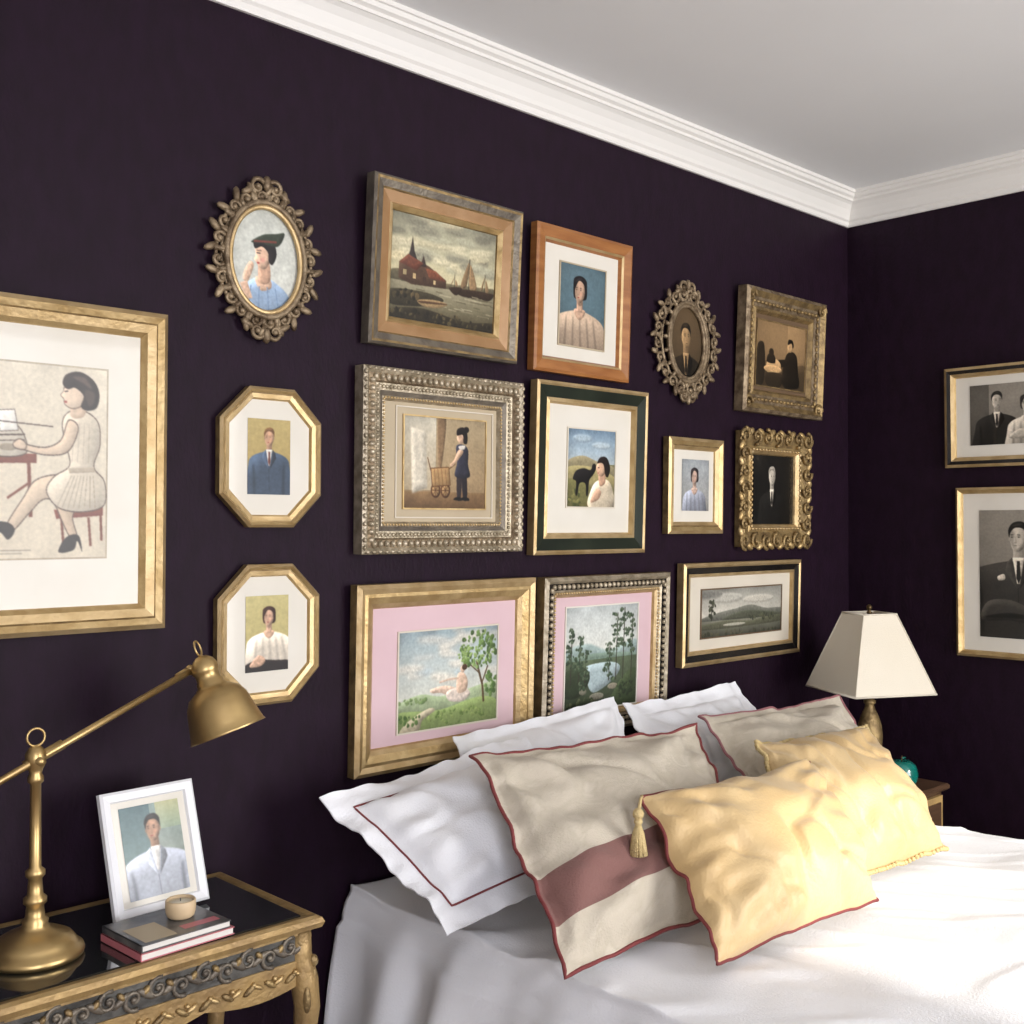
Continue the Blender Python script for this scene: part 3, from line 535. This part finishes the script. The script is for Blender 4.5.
def fP():
    W,H=.50,.346; mb=MB()
    profile(mb,W,H,[(0,0,'gold_dark'),(0,.024,'gold_bright'),(.010,.028,'black_lacquer'),(.022,.024,'gold_bright'),(.032,.018,'gold'),(.036,.008,'gold')]); board(mb,W,H,.034,.009,'matboard_white')
    A=artrect(mb,W,H,.17,.83,.19,.785,.010,style='photo'); A.rect(0,0,1,1,(160,156,148),(120,116,110)); A.rect(.0,.0,.2,1,(120,116,110),(90,86,80)); bust(A,.28,.28,.27,(206,192,176),(34,30,28),(40,37,38),'man',sh=1.1,turn=.8); bust(A,.58,.36,.26,(216,202,188),(40,34,30),(176,170,162),'woman',sh=1.,turn=-.8); A.poly([(.40,.9),(.5,.76),(.62,.80),(.58,.9)],(200,186,170))
    mb.obj('framed_couple_photo',onwall(-.39,1.65,1.,'right'))
fP()
def fQ():
    W,H=.50,.581; mb=MB()
    profile(mb,W,H,[(0,0,'gold_dark'),(0,.022,'gold_bright'),(.008,.026,'gold'),(.018,.018,'gold'),(.022,.008,'gold')]); board(mb,W,H,.021,.009,'matboard_white')
    A=artrect(mb,W,H,.155,.845,.135,.88,.010,style='photo'); A.rect(0,0,1,1,(160,160,160),(104,104,104)); A.rect(.62,0,1,1,(124,124,124),(86,86,86))
    bust(A,.38,.22,.22,(206,202,198),(26,26,26),(54,54,57),'man',sh=1.5,lips=(140,126,122),turn=-1.)
    A.poly([(.02,.86),(.08,.72),(.3,.70),(.6,.78),(.88,.70),(.94,.82),(.62,.88),(.3,.86)],(64,64,67),sh=.6); A.poly([(.05,.84),(.3,.80),(.62,.84),(.3,.84)],(30,30,32),sh=0,soft=2); A.line([(.5,.82),(.86,.76)],.01,(30,30,32)); A.poly([(.50,.72),(.62,.71),(.64,.77),(.54,.80),(.47,.77)],(196,192,188)); A.poly([(.18,.52),(.24,.50),(.25,.54),(.19,.55)],(210,208,204))
    mb.obj('framed_suited_man_photo',onwall(-.428,.998,.5,'right'))
fQ()
# ---------------------------------------------------------------- room
CZ=2.690; X0,X1,Y0,Y1=-5.1,0,-4.3,0
def quadbox(name,a,b,m):
    mb=MB(); mb.box(a,b,m); return mb.obj(name)
quadbox('wall_back',(X0-.1,0,0),(X1+.1,.1,CZ),'wall_paint'); quadbox('wall_right',(0,Y0-.1,0),(.1,0,CZ),'wall_paint'); quadbox('wall_left',(X0-.1,Y0-.1,0),(X0,0,CZ),'plaster_light')
quadbox('floor',(X0-.1,Y0-.1,-.1),(X1+.1,.1,0),'floor_wood'); quadbox('ceiling',(X0-.1,Y0-.1,CZ),(X1+.1,.1,CZ+.1),'ceiling_paint')
WA,WB=-1.93,-.10
WIN=[(-4.95,-3.75,.5,2.3),(WA,WB,.35,2.42)]  # left window is invented and out of view, added for ambient light
mb=MB(); pl='plaster_light'
mb.box((X0,Y0-.1,0),(X1,Y0,.35),pl); mb.box((X0,Y0-.1,2.42),(X1,Y0,CZ),pl); mb.box((X0,Y0-.1,.35),(-4.95,Y0,2.42),pl); mb.box((-3.75,Y0-.1,.35),(WA,Y0,2.42),pl); mb.box((WB,Y0-.1,.35),(0,Y0,2.42),pl)
mb.box((-4.95,Y0-.1,.35),(-3.75,Y0,.5),pl); mb.box((-4.95,Y0-.1,2.3),(-3.75,Y0,2.42),pl); mb.obj('wall_front')
for i,(a,b,c,d) in enumerate(WIN):
    mb=MB()
    for q in ((a,a+.04),(b-.04,b))+(((a+b)/2-.015,(a+b)/2+.015),)*(1-i): mb.box((q[0],Y0-.08,c),(q[1],Y0-.02,d),'window_white')
    for q in ((c,c+.04),(d-.03,d)): mb.box((a+.04,Y0-.08,q[0]),(b-.04,Y0-.02,q[1]),'window_white')
    mb.obj('window_%d'%(i+1))  # the left one only frames the added ambient opening
prof=[(0,CZ-.116),(.008,CZ-.116),(.011,CZ-.110),(.011,CZ-.099),(.018,CZ-.093),(.021,CZ-.082),(.030,CZ-.061),(.042,CZ-.045),(.052,CZ-.038),(.056,CZ-.038),(.056,CZ-.029),(.066,CZ-.024),(.071,CZ-.014),(.076,CZ-.012),(.076,CZ-.0005)]
def cornice(name,fn):
    mb=MB(); n=len(prof); vs=[fn(d,z,0) for d,z in prof]+[fn(d,z,1) for d,z in prof]
    mb.add(vs,[[i,i+1,n+i+1,n+i] for i in range(n-1)],'trim_white',False); mb.obj(name)
cornice('trim_1',lambda d,z,e:((X0+d) if e==0 else (-d),-d,z)); cornice('trim_2',lambda d,z,e:(-d,-d if e==0 else Y0+d,z)); cornice('trim_3',lambda d,z,e:(X0+d,-d if e==0 else Y0+d,z))
quadbox('baseboard_back',(X0,-.018,0),(X1-.018,-.0005,.16),'trim_white'); quadbox('baseboard_right',(-.018,Y0,0),(-.0005,0,.16),'trim_white')
# ---------------------------------------------------------------- bed
BX0,BX1,BY0,BT=-2.30,-.76,-2.14,.60
bed=empty('bed')
mb=MB(); mb.box((BX0+.04,BY0+.04,.10),(BX1-.04,-.03,.34),'skirt_grey',bev=.02); mb.obj('box_spring',parent=bed)
mb=MB(); mb.box((BX0+.03,BY0+.03,.342),(BX1-.03,-.03,BT-.03),'linen_white',bev=.05); mb.obj('mattress',parent=bed)
mb=MB()
for x in (BX0+.1,BX1-.1):
    for y in (BY0+.1,-.12): mb.lathe([(.02,0),(.03,.03),(.028,.10)],'walnut',12,Matrix.Translation((x,y,0)))
mb.obj('bed_legs',parent=bed)
def cloth():
    mb=MB(); DR=.50; r=.07; NX,NY=240,280
    M0=(-.025-BY0)+DR; vs=[];fs=[]; w=BX1-BX0; L0=DR+w+DR
    def edge(e,fl):
        if e<=0: return 0,0
        a=min(e/r,math.pi/2); o=r*math.sin(a); d=r*(1-math.cos(a))
        if e>r*math.pi/2: d+=e-r*math.pi/2; o+=fl*(d/DR)
        return o-r*.6*min(1,e/.05),d
    for i in range(NX+1):
        s=i/NX*L0-DR
        for j in range(NY+1):
            t=-.025-j/NY*M0; sg=-1 if s<0 else 1
            ex=max(-s,s-w,0); ey=max(BY0-t,0); ox,dx=edge(ex,.09 if sg<0 else .0); oy,dy=edge(ey,.05)
            x=BX0+min(max(s,0),w); y=max(t,BY0)
            d=max(dx,dy)
            ph=y*24+3*noise.noise(Vector((y*2.3,d*1.2,1)))
            fold=(math.sin(ph)*.028+math.sin(ph*.43+1)*.016+noise.noise(Vector((y*13,d*2.4,3)))*.022)*min(1,dx/.2)*(1 if sg<0 else .3)
            fx=(math.sin(x*17)*.02)*min(1,dy/.25)
            x+=sg*((ox+fold) if ex>0 else 0); y-=(oy+fx) if ey>0 else 0
            z=BT-d
            P=Vector((x,y,0)); und=noise.noise(P*2.2)*.008+noise.noise(P*6+Vector((3,1,0)))*.005
            for kk,(fa,am) in enumerate(((2.6,.010),(4.2,.007),(6.5,.004))):
                rd=max(0,1-abs(noise.noise(Vector((x*fa+y*fa*.6,y*fa*.4-x*.4,.5+kk*3))))*6); rd=rd*rd*(3-2*rd); und+=rd*am
            z+=und*max(.0,1-d/.12)+.002
            vs.append((x,y,max(z,.03)))
    for i in range(NX):
        for j in range(NY):
            a=i*(NY+1)+j; fs.append([a,a+1,a+NY+2,a+NY+1])
    mb.add(vs,fs,'coverlet_white'); o=mb.obj('coverlet',parent=bed); so=o.modifiers.new('s','SOLIDIFY'); so.thickness=.008; so.offset=-1
cloth()
# ---------------------------------------------------------------- pillows
def pillow(name,BL,BR,TR,TL,t,m,fl=.0,seed=1,kin=.045,pipe=None,pipe_at='edge',wr=1.,tassels=(),fringe=None,back=.35):
    BL,BR,TR,TL=[Vector(p) for p in (BL,BR,TR,TL)]; n=72
    W=((BR-BL).length+(TR-TL).length)/2; H=((TL-BL).length+(TR-BR).length)/2
    nor=((BR-BL).cross(TL-BL)+(TR-TL).cross(TR-BR)).normalized(); fu,fv=2*fl/W,2*fl/H
    def base(a,b):
        a2=a*(1-kin*(1-b*b)); b2=b*(1-kin*(1-a*a)); u,v=(a2+1)/2,(b2+1)/2
        return BL*(1-u)*(1-v)+BR*u*(1-v)+TR*u*v+TL*(1-u)*v
    def pt(a,b,sd):
        p=base(a,b); ia=min(1,abs(a)/(1-fu)); ib=min(1,abs(b)/(1-fv))
        h=max(0,(1-ia**2.4)*(1-ib**2.4))**.5
        sag=1+.28*(-b)*(1-abs(b))
        z=sd*t/2*h*sag*(1 if sd>0 else back)
        Q=Vector((a*W*.5,b*H*.5,seed*3.7+sd)); w=noise.noise(Q*5)*.016+noise.noise(Q*12)*.005
        for kx,ky in ((-1,-1),(1,-1),(1,1),(-1,1)):
            dx,dy=a-kx,b-ky; rr=math.hypot(dx,dy); aa=math.atan2(dy*ky,dx*kx)
            f=math.sin(aa*9+seed*1.7+kx+2*ky+rr*1.5)*math.exp(-((rr-.60)/.42)**2); w+=f*.009
        e1=max(0,abs(a)-.45)/.55; e2=max(0,abs(b)-.45)/.55
        w+=(math.sin(b*17+seed*2+a*3)*e1*(1-e1)+math.sin(a*19+seed+b*3)*e2*(1-e2))*.020
        for kk in range(2):
            q3=Vector((a*1.7+b*.9+seed,b*.8-a*.5+kk*4,seed*.7+kk)); rd=max(0,1-abs(noise.noise(q3))*6); w-=rd*rd*(3-2*rd)*.010
        w*=wr*(.15+.85*h**.5)
        fw=0; mx=max(abs(a),abs(b))
        if mx>.8: fw=(noise.noise(Vector((a*2.2,b*2.2,seed*2.)))*.028+noise.noise(Vector((a*6,b*6,seed*2.)))*.012)*wr*(mx-.8)/.2
        return p+nor*(z+w*(1 if sd>0 else .3)*min(1,h*4)+fw+sd*.0015)
    mb=MB()
    for sd in (1,-1):
        vs=[];fs=[]
        for i in range(n+1):
            for j in range(n+1): vs.append(pt(-1+2*i/n,-1+2*j/n,sd))
        for i in range(n):
            for j in range(n):
                a=i*(n+1)+j; f=[a,a+n+1,a+n+2,a+1]; fs.append(f if sd>0 else f[::-1])
        o=mb.add(vs,fs,m)
        for i in range(n+1):
            for j in range(n+1): mb.uv[o+i*(n+1)+j]=(i/n,j/n)
    per=[]; k=48
    for (p,q) in (((-1,-1),(1,-1)),((1,-1),(1,1)),((1,1),(-1,1)),((-1,1),(-1,-1))):
        for i in range(k): per.append((p[0]+(q[0]-p[0])*i/k,p[1]+(q[1]-p[1])*i/k))
    vs=[];
    for (a,b) in per: vs+= [pt(a,b,1),pt(a,b,-1)]
    K=len(per); mb.add(vs,[[2*i,2*i+1,(2*i+3)%(2*K),(2*i+2)%(2*K)] for i in range(K)],m)
    if pipe:
        if pipe_at=='edge': mb.tube([(pt(a,b,1)+pt(a,b,-1))/2 for a,b in per],.0040,pipe,6,closed=True)
        else:
            g=pipe_at; mb.tube([pt(a*(1-g*2/W),b*(1-g*2/H),1)+nor*.001 for a,b in per],.0024,pipe,5,closed=True)
    if fringe:
        for (a,b) in per:
            p=pt(a,b,1); c=(BL+TR)/2; d=(p-c); d.normalize(); mb.ball(p+d*.005,(.0065,.0065,.0065),fringe,6,4)
    for (a,b) in tassels:
        c0=pt(a,b,1); p=c0+Vector((-.048,-.030,-.022)); mb.tube([c0,c0+Vector((-.026,-.018,.002)),p],.0035,'gold_thread',6); mb.ball(p,.012,'gold_thread',10,6); mb.ball(p-Vector((0,0,.015)),.009,'gold_thread',8,5)
        for q in range(26):
            an=q*2.4; mb.tube([p-Vector((0,0,.012)),p+Vector((.010*math.cos(an),.010*math.sin(an),-.04)),p+Vector((.017*math.cos(an),.017*math.sin(an),-.082))],.0026,'gold_thread',4)
    return mb.obj(name)
pillow('white_bordered_pillow',(-2.43,-.52,.66),(-1.78,-.49,.70),(-1.86,-.14,.92),(-2.49,-.17,.87),.20,'linen_white',.055,1,pipe='piping_red',pipe_at=.05,back=.2)
pillow('white_pillow',(-2.17,-.30,.64),(-1.5,-.30,.64),(-1.42,-.07,.965),(-2.02,-.06,.925),.09,'linen_white',.03,2,back=.3)
pillow('white_pillow',(-1.42,-.34,.64),(-.80,-.34,.64),(-.88,-.10,.955),(-1.42,-.09,.94),.12,'linen_white',.045,3)
pillow('beige_patterned_pillow',(-1.42,-.63,.64),(-.76,-.60,.64),(-.70,-.36,.92),(-1.36,-.32,.93),.18,'linen_beige',.03,4,pipe='piping_mauve',back=.2)
pillow('beige_banded_pillow',(-2.37,-.78,.640),(-1.70,-.78,.635),(-1.57,-.46,.945),(-2.25,-.39,.965),.17,'linen_beige_band',.02,5,pipe='piping_red',wr=1.1,back=.2)
pillow('gold_satin_pillow',(-1.66,-.84,.64),(-1.11,-.885,.635),(-.98,-.60,.885),(-1.46,-.57,.90),.21,'gold_satin',.0,6,fringe='gold_thread',back=.12)
pillow('gold_satin_pillow',(-2.13,-.935,.64),(-1.59,-.96,.635),(-1.46,-.72,.88),(-2.055,-.69,.89),.22,'gold_satin',.0,7,pipe='piping_red',tassels=((-1,1),),back=.12)
# ---------------------------------------------------------------- left side table
def side_table():
    x0,x1,y0,y1,T=-3.32,-2.640,-.405,-.03,.72; e=empty('gilt_side_table')
    mb=MB(); W,D=x1-x0,y1-y0
    pr=[(0,-.022,'table_gilt'),(-.004,-.012,'table_gilt'),(0,-.004,'gold'),(.008,.000,'table_gilt'),(.020,-.001,'gold_dark'),(.026,-.003,'table_gilt'),(.030,-.006,'gold_dark')]
    for i in range(len(pr)-1):
        a=loop(W,D,pr[i][0],'rect'); b=loop(W,D,pr[i+1][0],'rect'); mb.add([(x0+x,y0+y,T+pr[i][1]) for x,y in a]+[(x0+x,y0+y,T+pr[i+1][1]) for x,y in b],[[j,(j+1)%4,4+(j+1)%4,4+j] for j in range(4)],pr[i][2],False)
    mb.box((x0+.012,y0+.012,T-.026),(x1-.012,y1-.012,T-.020),'table_gilt'); mb.obj('top_rim',parent=e)
    mb=MB(); mb.box((x0+.029,y0+.029,T-.019),(x1-.029,y1-.029,T-.001),'glass_dark'); mb.obj('glass_top',parent=e)
    mb=MB(); a=.018
    mb.box((x0+a,y0+a,T-.085),(x1-a,y0+a+.015,T-.027),'carving_dark'); mb.box((x1-a-.015,y0+a+.0152,T-.085),(x1-a,y1-a,T-.027),'carving_dark'); mb.box((x0+a,y1-a-.015,T-.085),(x1-a-.0152,y1-a,T-.027),'table_gilt'); mb.box((x0+a,y0+a+.0152,T-.085),(x0+a+.015,y1-a-.0152,T-.027),'carving_dark')
    mb.box((x0+a-.004,y0+a-.004,T-.032),(x1-a+.004,y0+a+.01,T-.0225),'table_gilt'); mb.box((x1-a-.01,y0+a-.004,T-.032),(x1-a+.004,y1-a,T-.0225),'table_gilt')
    def apron(fn,L):
        n=30; vs=[]
        for i in range(n+1):
            s=i/n*L; dz=.026+.016*abs(math.sin(3*math.pi*i/n)); 
            for d in (0,.016):
                vs+=[fn(s,d,T-.078),fn(s,d,T-.092-dz)]
        fs=[]
        for i in range(n):
            q=4*i; fs+=[[q,q+1,q+5,q+4],[q+2,q+6,q+7,q+3],[q+1,q+3,q+7,q+5],[q,q+4,q+6,q+2]]
        mb.add(vs,fs,'table_gilt',False)
    apron(lambda s,d,z:(x0+a+s,y0+a-.003+d,z),W-2*a); apron(lambda s,d,z:(x1-a+.003-d,y0+a+s,z),D-2*a)
    def carv(fn,L,n):
        B=MB()
        for i in range(n):
            s=(i+.5)/n*L; sg=1 if i%2 else -1
            scroll(B,s,-.054+.004*sg,.019,sg*1.2,sg,0,.0045,'pewter')
            B.ball((s+L/n/2,-.054,0),(.020,.007,.005),'pewter',8,5,Matrix.Rotation(sg*.6,4,'Z')); B.ball((s+L/n/2,-.048,0),(.010,.006,.006),'gold_dark',8,5,Matrix.Rotation(-sg*.9,4,'Z'))
            B.ball((s,-.104,.003),(.015,.006,.005),'gold_dark',8,5,Matrix.Rotation(sg*.6,4,'Z')); B.ball((s+L/n*.4,-.102,.003),(.013,.005,.005),'gold',8,5,Matrix.Rotation(-sg*.5,4,'Z')); B.ball((s+L/n*.2,-.096,.003),.005,'gold',8,5)
        o=len(mb.v); 
        for p in B.v: mb.v.append(Vector(fn(p.x,p.y,p.z)))
        mb.c+=B.c
        for f,mi,s2 in zip(B.f,B.m,B.sm): mb.f.append([o+k for k in f]); mb.m.append(mb.mi(B.mats[mi])); mb.sm.append(s2)
    carv(lambda s,z,d:(x0+a+.02+s,y0+a-.002-d,T+z),W-2*a-.04,14); carv(lambda s,z,d:(x1-a+.002+d,y0+a+.02+s,T+z),D-2*a-.04,8)
    mb.obj('carved_apron',parent=e)
    k=0
    for lx,ly,sx,sy in ((x1-.03,y0+.03,1,-1),(x0+.03,y0+.03,-1,-1),(x1-.03,y1-.03,1,1),(x0+.03,y1-.03,-1,1)):
        k+=1; mb=MB(); syb=sy if sy<0 else .2
        P=[(0,T-.028,.022),(.000,T-.07,.023),(.006,T-.12,.027),(.010,T-.17,.025),(.004,T-.27,.018),(-.006,T-.40,.014),(-.010,T-.52,.0115),(-.002,T-.62,.011),(.010,T-.68,.014),(.014,.012,.017),(.012,0,.015)]
        mb.tube([(lx+sx*o,ly+syb*o,z) for o,z,r in P],[r for o,z,r in P],'table_gilt',8)
        if sy<0:
            mb.ball((lx+sx*.016,ly-.016,T-.12),(.012,.012,.03),'gold_dark',8,6); mb.ball((lx+sx*.018,ly-.018,T-.085),(.010,.010,.012),'gold_dark',8,6)
            for q in (-1,1): mb.ball((lx+sx*(.008+.010*q),ly-(.008-.010*q)-.01,T-.15),(.008,.008,.026),'gold_dark',8,6)
        mb.obj('leg_%d'%k,parent=e)
side_table()
TT=.7195
def desk_lamp():
    e=empty('brass_desk_lamp'); bx,by=-3.105,-.235; mb=MB(); T0=Matrix.Translation((bx,by,TT+.001))
    mb.lathe([(.0,.0),(.078,.0),(.080,.006),(.078,.012),(.070,.016),(.066,.024),(.060,.032),(.044,.040),(.026,.046),(.020,.054),(.022,.060),(.016,.066),(.014,.085),(.019,.090),(.019,.098),(.013,.104),(.011,.13),(.016,.136),(.016,.144),(.0095,.150),(.0088,.29),(.013,.294),(.013,.302),(.010,.308),(.012,.316),(.016,.324),(.0175,.340),(.012,.350),(.008,.354),(0,.356)],'brass',40,T0)
    mb.obj('base_and_post',parent=e)
    mb=MB(); hz=TT+.332; 
    mb.tube([(bx+.015*math.cos(t*math.pi/8),by,TT+.370+.015*math.sin(t*math.pi/8)) for t in range(16)],.0022,'brass',6,closed=True)
    mb.lathe([(0,-.028),(.007,-.028),(.007,.028),(0,.028)],'brass',16,Matrix.Translation((bx,by,hz))@Matrix.Rotation(math.pi/2,4,'X'))
    pv=Vector((-2.820,by,1.178)); d=(pv-Vector((bx,by,hz))).normalized(); st=Vector((bx,by,hz))-d*.28
    mb.tube([st+Vector((0,-.004,0)),pv+Vector((0,-.004,0))],.0062,'brass',10)
    mb.tube([Vector((bx,by,hz))-d*.02,Vector((bx,by,hz))+d*.05],.009,'brass',12); mb.tube([pv-d*.03,pv+d*.004],.008,'brass',12); mb.ball(tuple(st),.026,'brass',16,10)
    mb.ball(tuple(pv),.010,'brass',12,8); mb.obj('swing_arm',parent=e)
    mb=MB(); ax=(Vector((.722,-.692,0))*.36+Vector((0,0,-.93))+Vector((-.69,-.72,0))*.05).normalized()
    top=pv+Vector((.722,-.692,0))*.026+Vector((0,0,.006)); zq=-ax; Rm=zq.to_track_quat('Z','Y').to_matrix().to_4x4(); Mh=Matrix.Translation(top)@Rm
    mb.lathe([(0,.022),(.010,.020),(.020,.012),(.0245,.002),(.0255,-.004),(.0255,-.010),(.0225,-.013),(.0225,-.026),(.0255,-.029),(.0255,-.036),(.032,-.042),(.048,-.052),(.057,-.068),(.062,-.090),(.066,-.110),(.070,-.126),(.0725,-.130),(.070,-.130),(.064,-.110),(.054,-.072),(.02,-.043),(0,-.043)],'brass',40,Mh)
    mb.tube([Mh@Vector((.012*math.cos(t*math.pi/8),0,.036+.015*math.sin(t*math.pi/8))) for t in range(16)],.002,'brass',6,closed=True)
    mb.ball(tuple(Mh@Vector((0,0,-.080))),.024,'wax',14,10)
    mb.obj('lamp_head',parent=e)
desk_lamp()
def photo():
    W,H=.192,.232; mb=MB()
    profile(mb,W,H,[(0,0,'frame_white'),(0,.012,'frame_white'),(.005,.016,'frame_white'),(.018,.013,'frame_white'),(.021,.006,'frame_white')]); board(mb,W,H,.02,.007,'matboard_white')
    A=artrect(mb,W,H,.18,.82,.14,.87,.0075,style='draw'); A.rect(0,0,1,1,(140,158,152),(150,150,138)); A.rect(0,.0,.5,.6,(90,114,118),(122,142,140)); A.rect(.6,.0,1.,.3,(190,190,150),(156,170,148)); bust(A,.52,.28,.28,(196,154,126),(32,27,26),(170,174,184),'man',shirt=(230,226,220),sh=1.2,tie=(216,212,206),turn=-.8)
    mb.tube([(W/2,H*.62,-.002),(W/2,.050,-.085)],.005,'frame_white',6)
    M=Matrix(((1,0,0,-2.950),(0,0,-1,-.195),(0,1,0,TT+.0045),(0,0,0,1)))@Matrix.Rotation(math.radians(3),4,'Y')@Matrix.Rotation(math.radians(-17),4,'X')
    mb.obj('white_photo_frame',M)
photo()
mb=MB(); z=TT+.001
def book(x0,y0,x1,y1,z0,h,c,Mx):
    mb.box((x0+.002,y0+.002,z0+.0015),(x1-.002,y1-.002,z0+h-.0015),'paper',Mx); mb.box((x0,y0,z0),(x1,y1,z0+.0015),c,Mx); mb.box((x0,y0,z0+h-.0015),(x1,y1,z0+h),c,Mx); mb.box((x0,y0+.001,z0),(x0+.002,y1,z0+h),c,Mx)
Mx=Matrix.Translation((-2.908,-.312,0))@Matrix.Rotation(math.radians(3),4,'Z')
book(-.085,-.073,.095,.068,z,.013,'cover_pink',Mx); book(-.082,-.070,.090,.070,z+.0132,.012,'cover_dark',Mx)
mb.box((-.070,-.060,z+.0253),(-.01,.02,z+.0256),'matboard_tan',Mx); mb.box((.01,-.05,z+.0253),(.08,-.03,z+.0256),'cover_pink',Mx); mb.obj('stacked_books')
mb=MB(); Mc=Matrix.Translation((-2.872,-.30,z+.0258)); mb.lathe([(0,0),(.020,0),(.024,.003),(.026,.010),(.027,.020),(.0265,.030),(.0250,.032),(.0235,.030),(.022,.025),(0,.025)],'candle_wood',28,Mc); mb.lathe([(0,.025),(.0215,.025),(.0215,.027),(0,.028)],'wax',20,Mc); mb.tube([(-2.872,-.30,z+.052),(-2.872,-.299,z+.059)],.001,'cover_dark',5); mb.obj('tealight_cup')
# ---------------------------------------------------------------- right nightstand
def nstand():
    e=empty('walnut_nightstand'); x0,x1,y0,y1,T=-.648,-.24,-.50,-.03,.60
    mb=MB(); mb.box((x0,y0,T-.022),(x1,y1,T),'walnut',bev=.006); mb.obj('top',parent=e)
    mb=MB(); mb.box((x0+.02,y0+.02,.18),(x1-.02,y1-.01,T-.0225),'walnut'); mb.obj('body',parent=e)
    mb=MB()
    for z0,z1 in ((.40,.565),(.205,.385)):
        mb.box((x0+.035,y0+.008,z0),(x1-.035,y0+.0195,z1),'table_gilt'); mb.box((x0+.055,y0+.003,z0+.02),(x1-.055,y0+.0078,z1-.02),'walnut'); mb.ball(((x0+x1)/2,y0-.008,(z0+z1)/2),.012,'brass')
    mb.obj('drawers',parent=e); k=0
    for x in (x0+.04,x1-.04):
        for y in (y0+.04,y1-.03):
            k+=1; mb=MB(); mb.lathe([(.012,0),(.016,.02),(.013,.06),(.022,.15),(.024,.18)],'walnut',12,Matrix.Translation((x,y,0))); mb.obj('leg_%d'%k,parent=e)
nstand()
def tlamp():
    e=empty('table_lamp'); x,y,z=-.388,-.295,.601; mb=MB()
    mb.lathe([(0,0),(.062,0),(.065,.008),(.060,.016),(.045,.022),(.028,.030),(.022,.045),(.030,.060),(.036,.085),(.040,.12),(.042,.15),(.038,.185),(.028,.215),(.018,.235),(.014,.25),(.020,.256),(.020,.264),(.010,.270),(.008,.34),(.012,.345),(.012,.36),(.004,.365),(.003,.555),(0,.556)],'gold_dark',32,Matrix.Translation((x,y,z))); mb.obj('lamp_base',parent=e)
    mb=MB(); M=Matrix.Translation((x,y,0))@Matrix.Rotation(math.radians(-28),4,'Z')
    def ringq(h,zz): return [(-h,-h,zz),(h,-h,zz),(h,h,zz),(-h,h,zz)]
    zb,zt=.900,1.155
    for hb,ht,fl in ((.149,.062,1),(.146,.059,0)):
        vs=ringq(hb,zb)+ringq(ht,zt); fs=[[j,(j+1)%4,4+(j+1)%4,4+j] for j in range(4)]
        mb.add(vs,fs if fl else [f[::-1] for f in fs],'shade_cream',False,M)
    for h,zz in ((.1495,zb),(.0625,zt)):
        q=ringq(h,zz)
        for j in range(4): mb.tube([q[j],q[(j+1)%4]],.0035,'shade_cream',6,M=M)
    a,b=ringq(.1495,zb),ringq(.0625,zt)
    for j in range(4): mb.tube([a[j],b[j]],.0022,'shade_cream',6,M=M)
    mb.tube([(-.06,-.06,zt-.004),(.06,.06,zt-.004)],.0018,'brass',6,M=M); mb.tube([(-.06,.06,zt-.004),(.06,-.06,zt-.004)],.0018,'brass',6,M=M)
    mb.obj('lampshade',parent=e)
    mb=MB(); mb.lathe([(.004,1.150),(.010,1.158),(.005,1.163),(.009,1.170),(.010,1.177),(.005,1.184),(0,1.186)],'brass_dark',16,Matrix.Translation((x,y,0))); mb.obj('finial',parent=e)
tlamp()
mb=MB(); M=Matrix.Translation((-.445,-.435,.6005)); mb.lathe([(0,.002),(.014,0),(.036,.010),(.050,.034),(.052,.056),(.045,.080),(.028,.094),(.008,.091),(0,.082)],'teal_glass',28,M); mb.tube([(-.445,-.435,.682),(-.443,-.437,.71)],.002,'brass_dark',6); mb.ball((-.433,-.437,.702),(.014,.006,.003),'teal_glass'); mb.obj('teal_glass_apple')
# ---------------------------------------------------------------- lights
def area(name,loc,rot,sx,sy,P,c):
    l=bpy.data.lights.new(name,'AREA'); l.shape='RECTANGLE'; l.size=sx; l.size_y=sy; l.energy=P; l.color=c
    o=bpy.data.objects.new(name,l); COL.objects.link(o); o.location=loc; o.rotation_euler=rot; return o
area('window_light_right',((WA+WB)/2,Y0+.02,1.385),(math.radians(90),0,0),1.74,2.0,120,(1,.98,.95))
area('window_light_left',(-4.35,Y0+.02,1.4),(math.radians(90),0,0),1.15,1.75,74,(.90,.91,1))  # added cool fill lamp in the invented left opening
s=bpy.data.lights.new('sun','SUN'); s.energy=3.8; s.angle=math.radians(1.8); s.color=(1,.96,.89); so=bpy.data.objects.new('sun',s); COL.objects.link(so)
so.rotation_euler=Vector((.0,-.92,.395)).to_track_quat('Z','Y').to_euler()
w=bpy.data.worlds.new('world'); sc.world=w; w.use_nodes=True; bg=w.node_tree.nodes['Background']; bg.inputs[0].default_value=(.75,.85,1,1); bg.inputs[1].default_value=1.5
# ---------------------------------------------------------------- camera
cam=bpy.data.cameras.new('camera'); co=bpy.data.objects.new('camera',cam); COL.objects.link(co)
co.location=(-3.84,-2.17,1.45); co.rotation_euler=(math.pi/2+math.atan(13/1119),0,math.radians(46.2)-math.pi/2); cam.sensor_width=36; cam.lens=1119/1024*36; cam.clip_start=.02
sc.camera=co
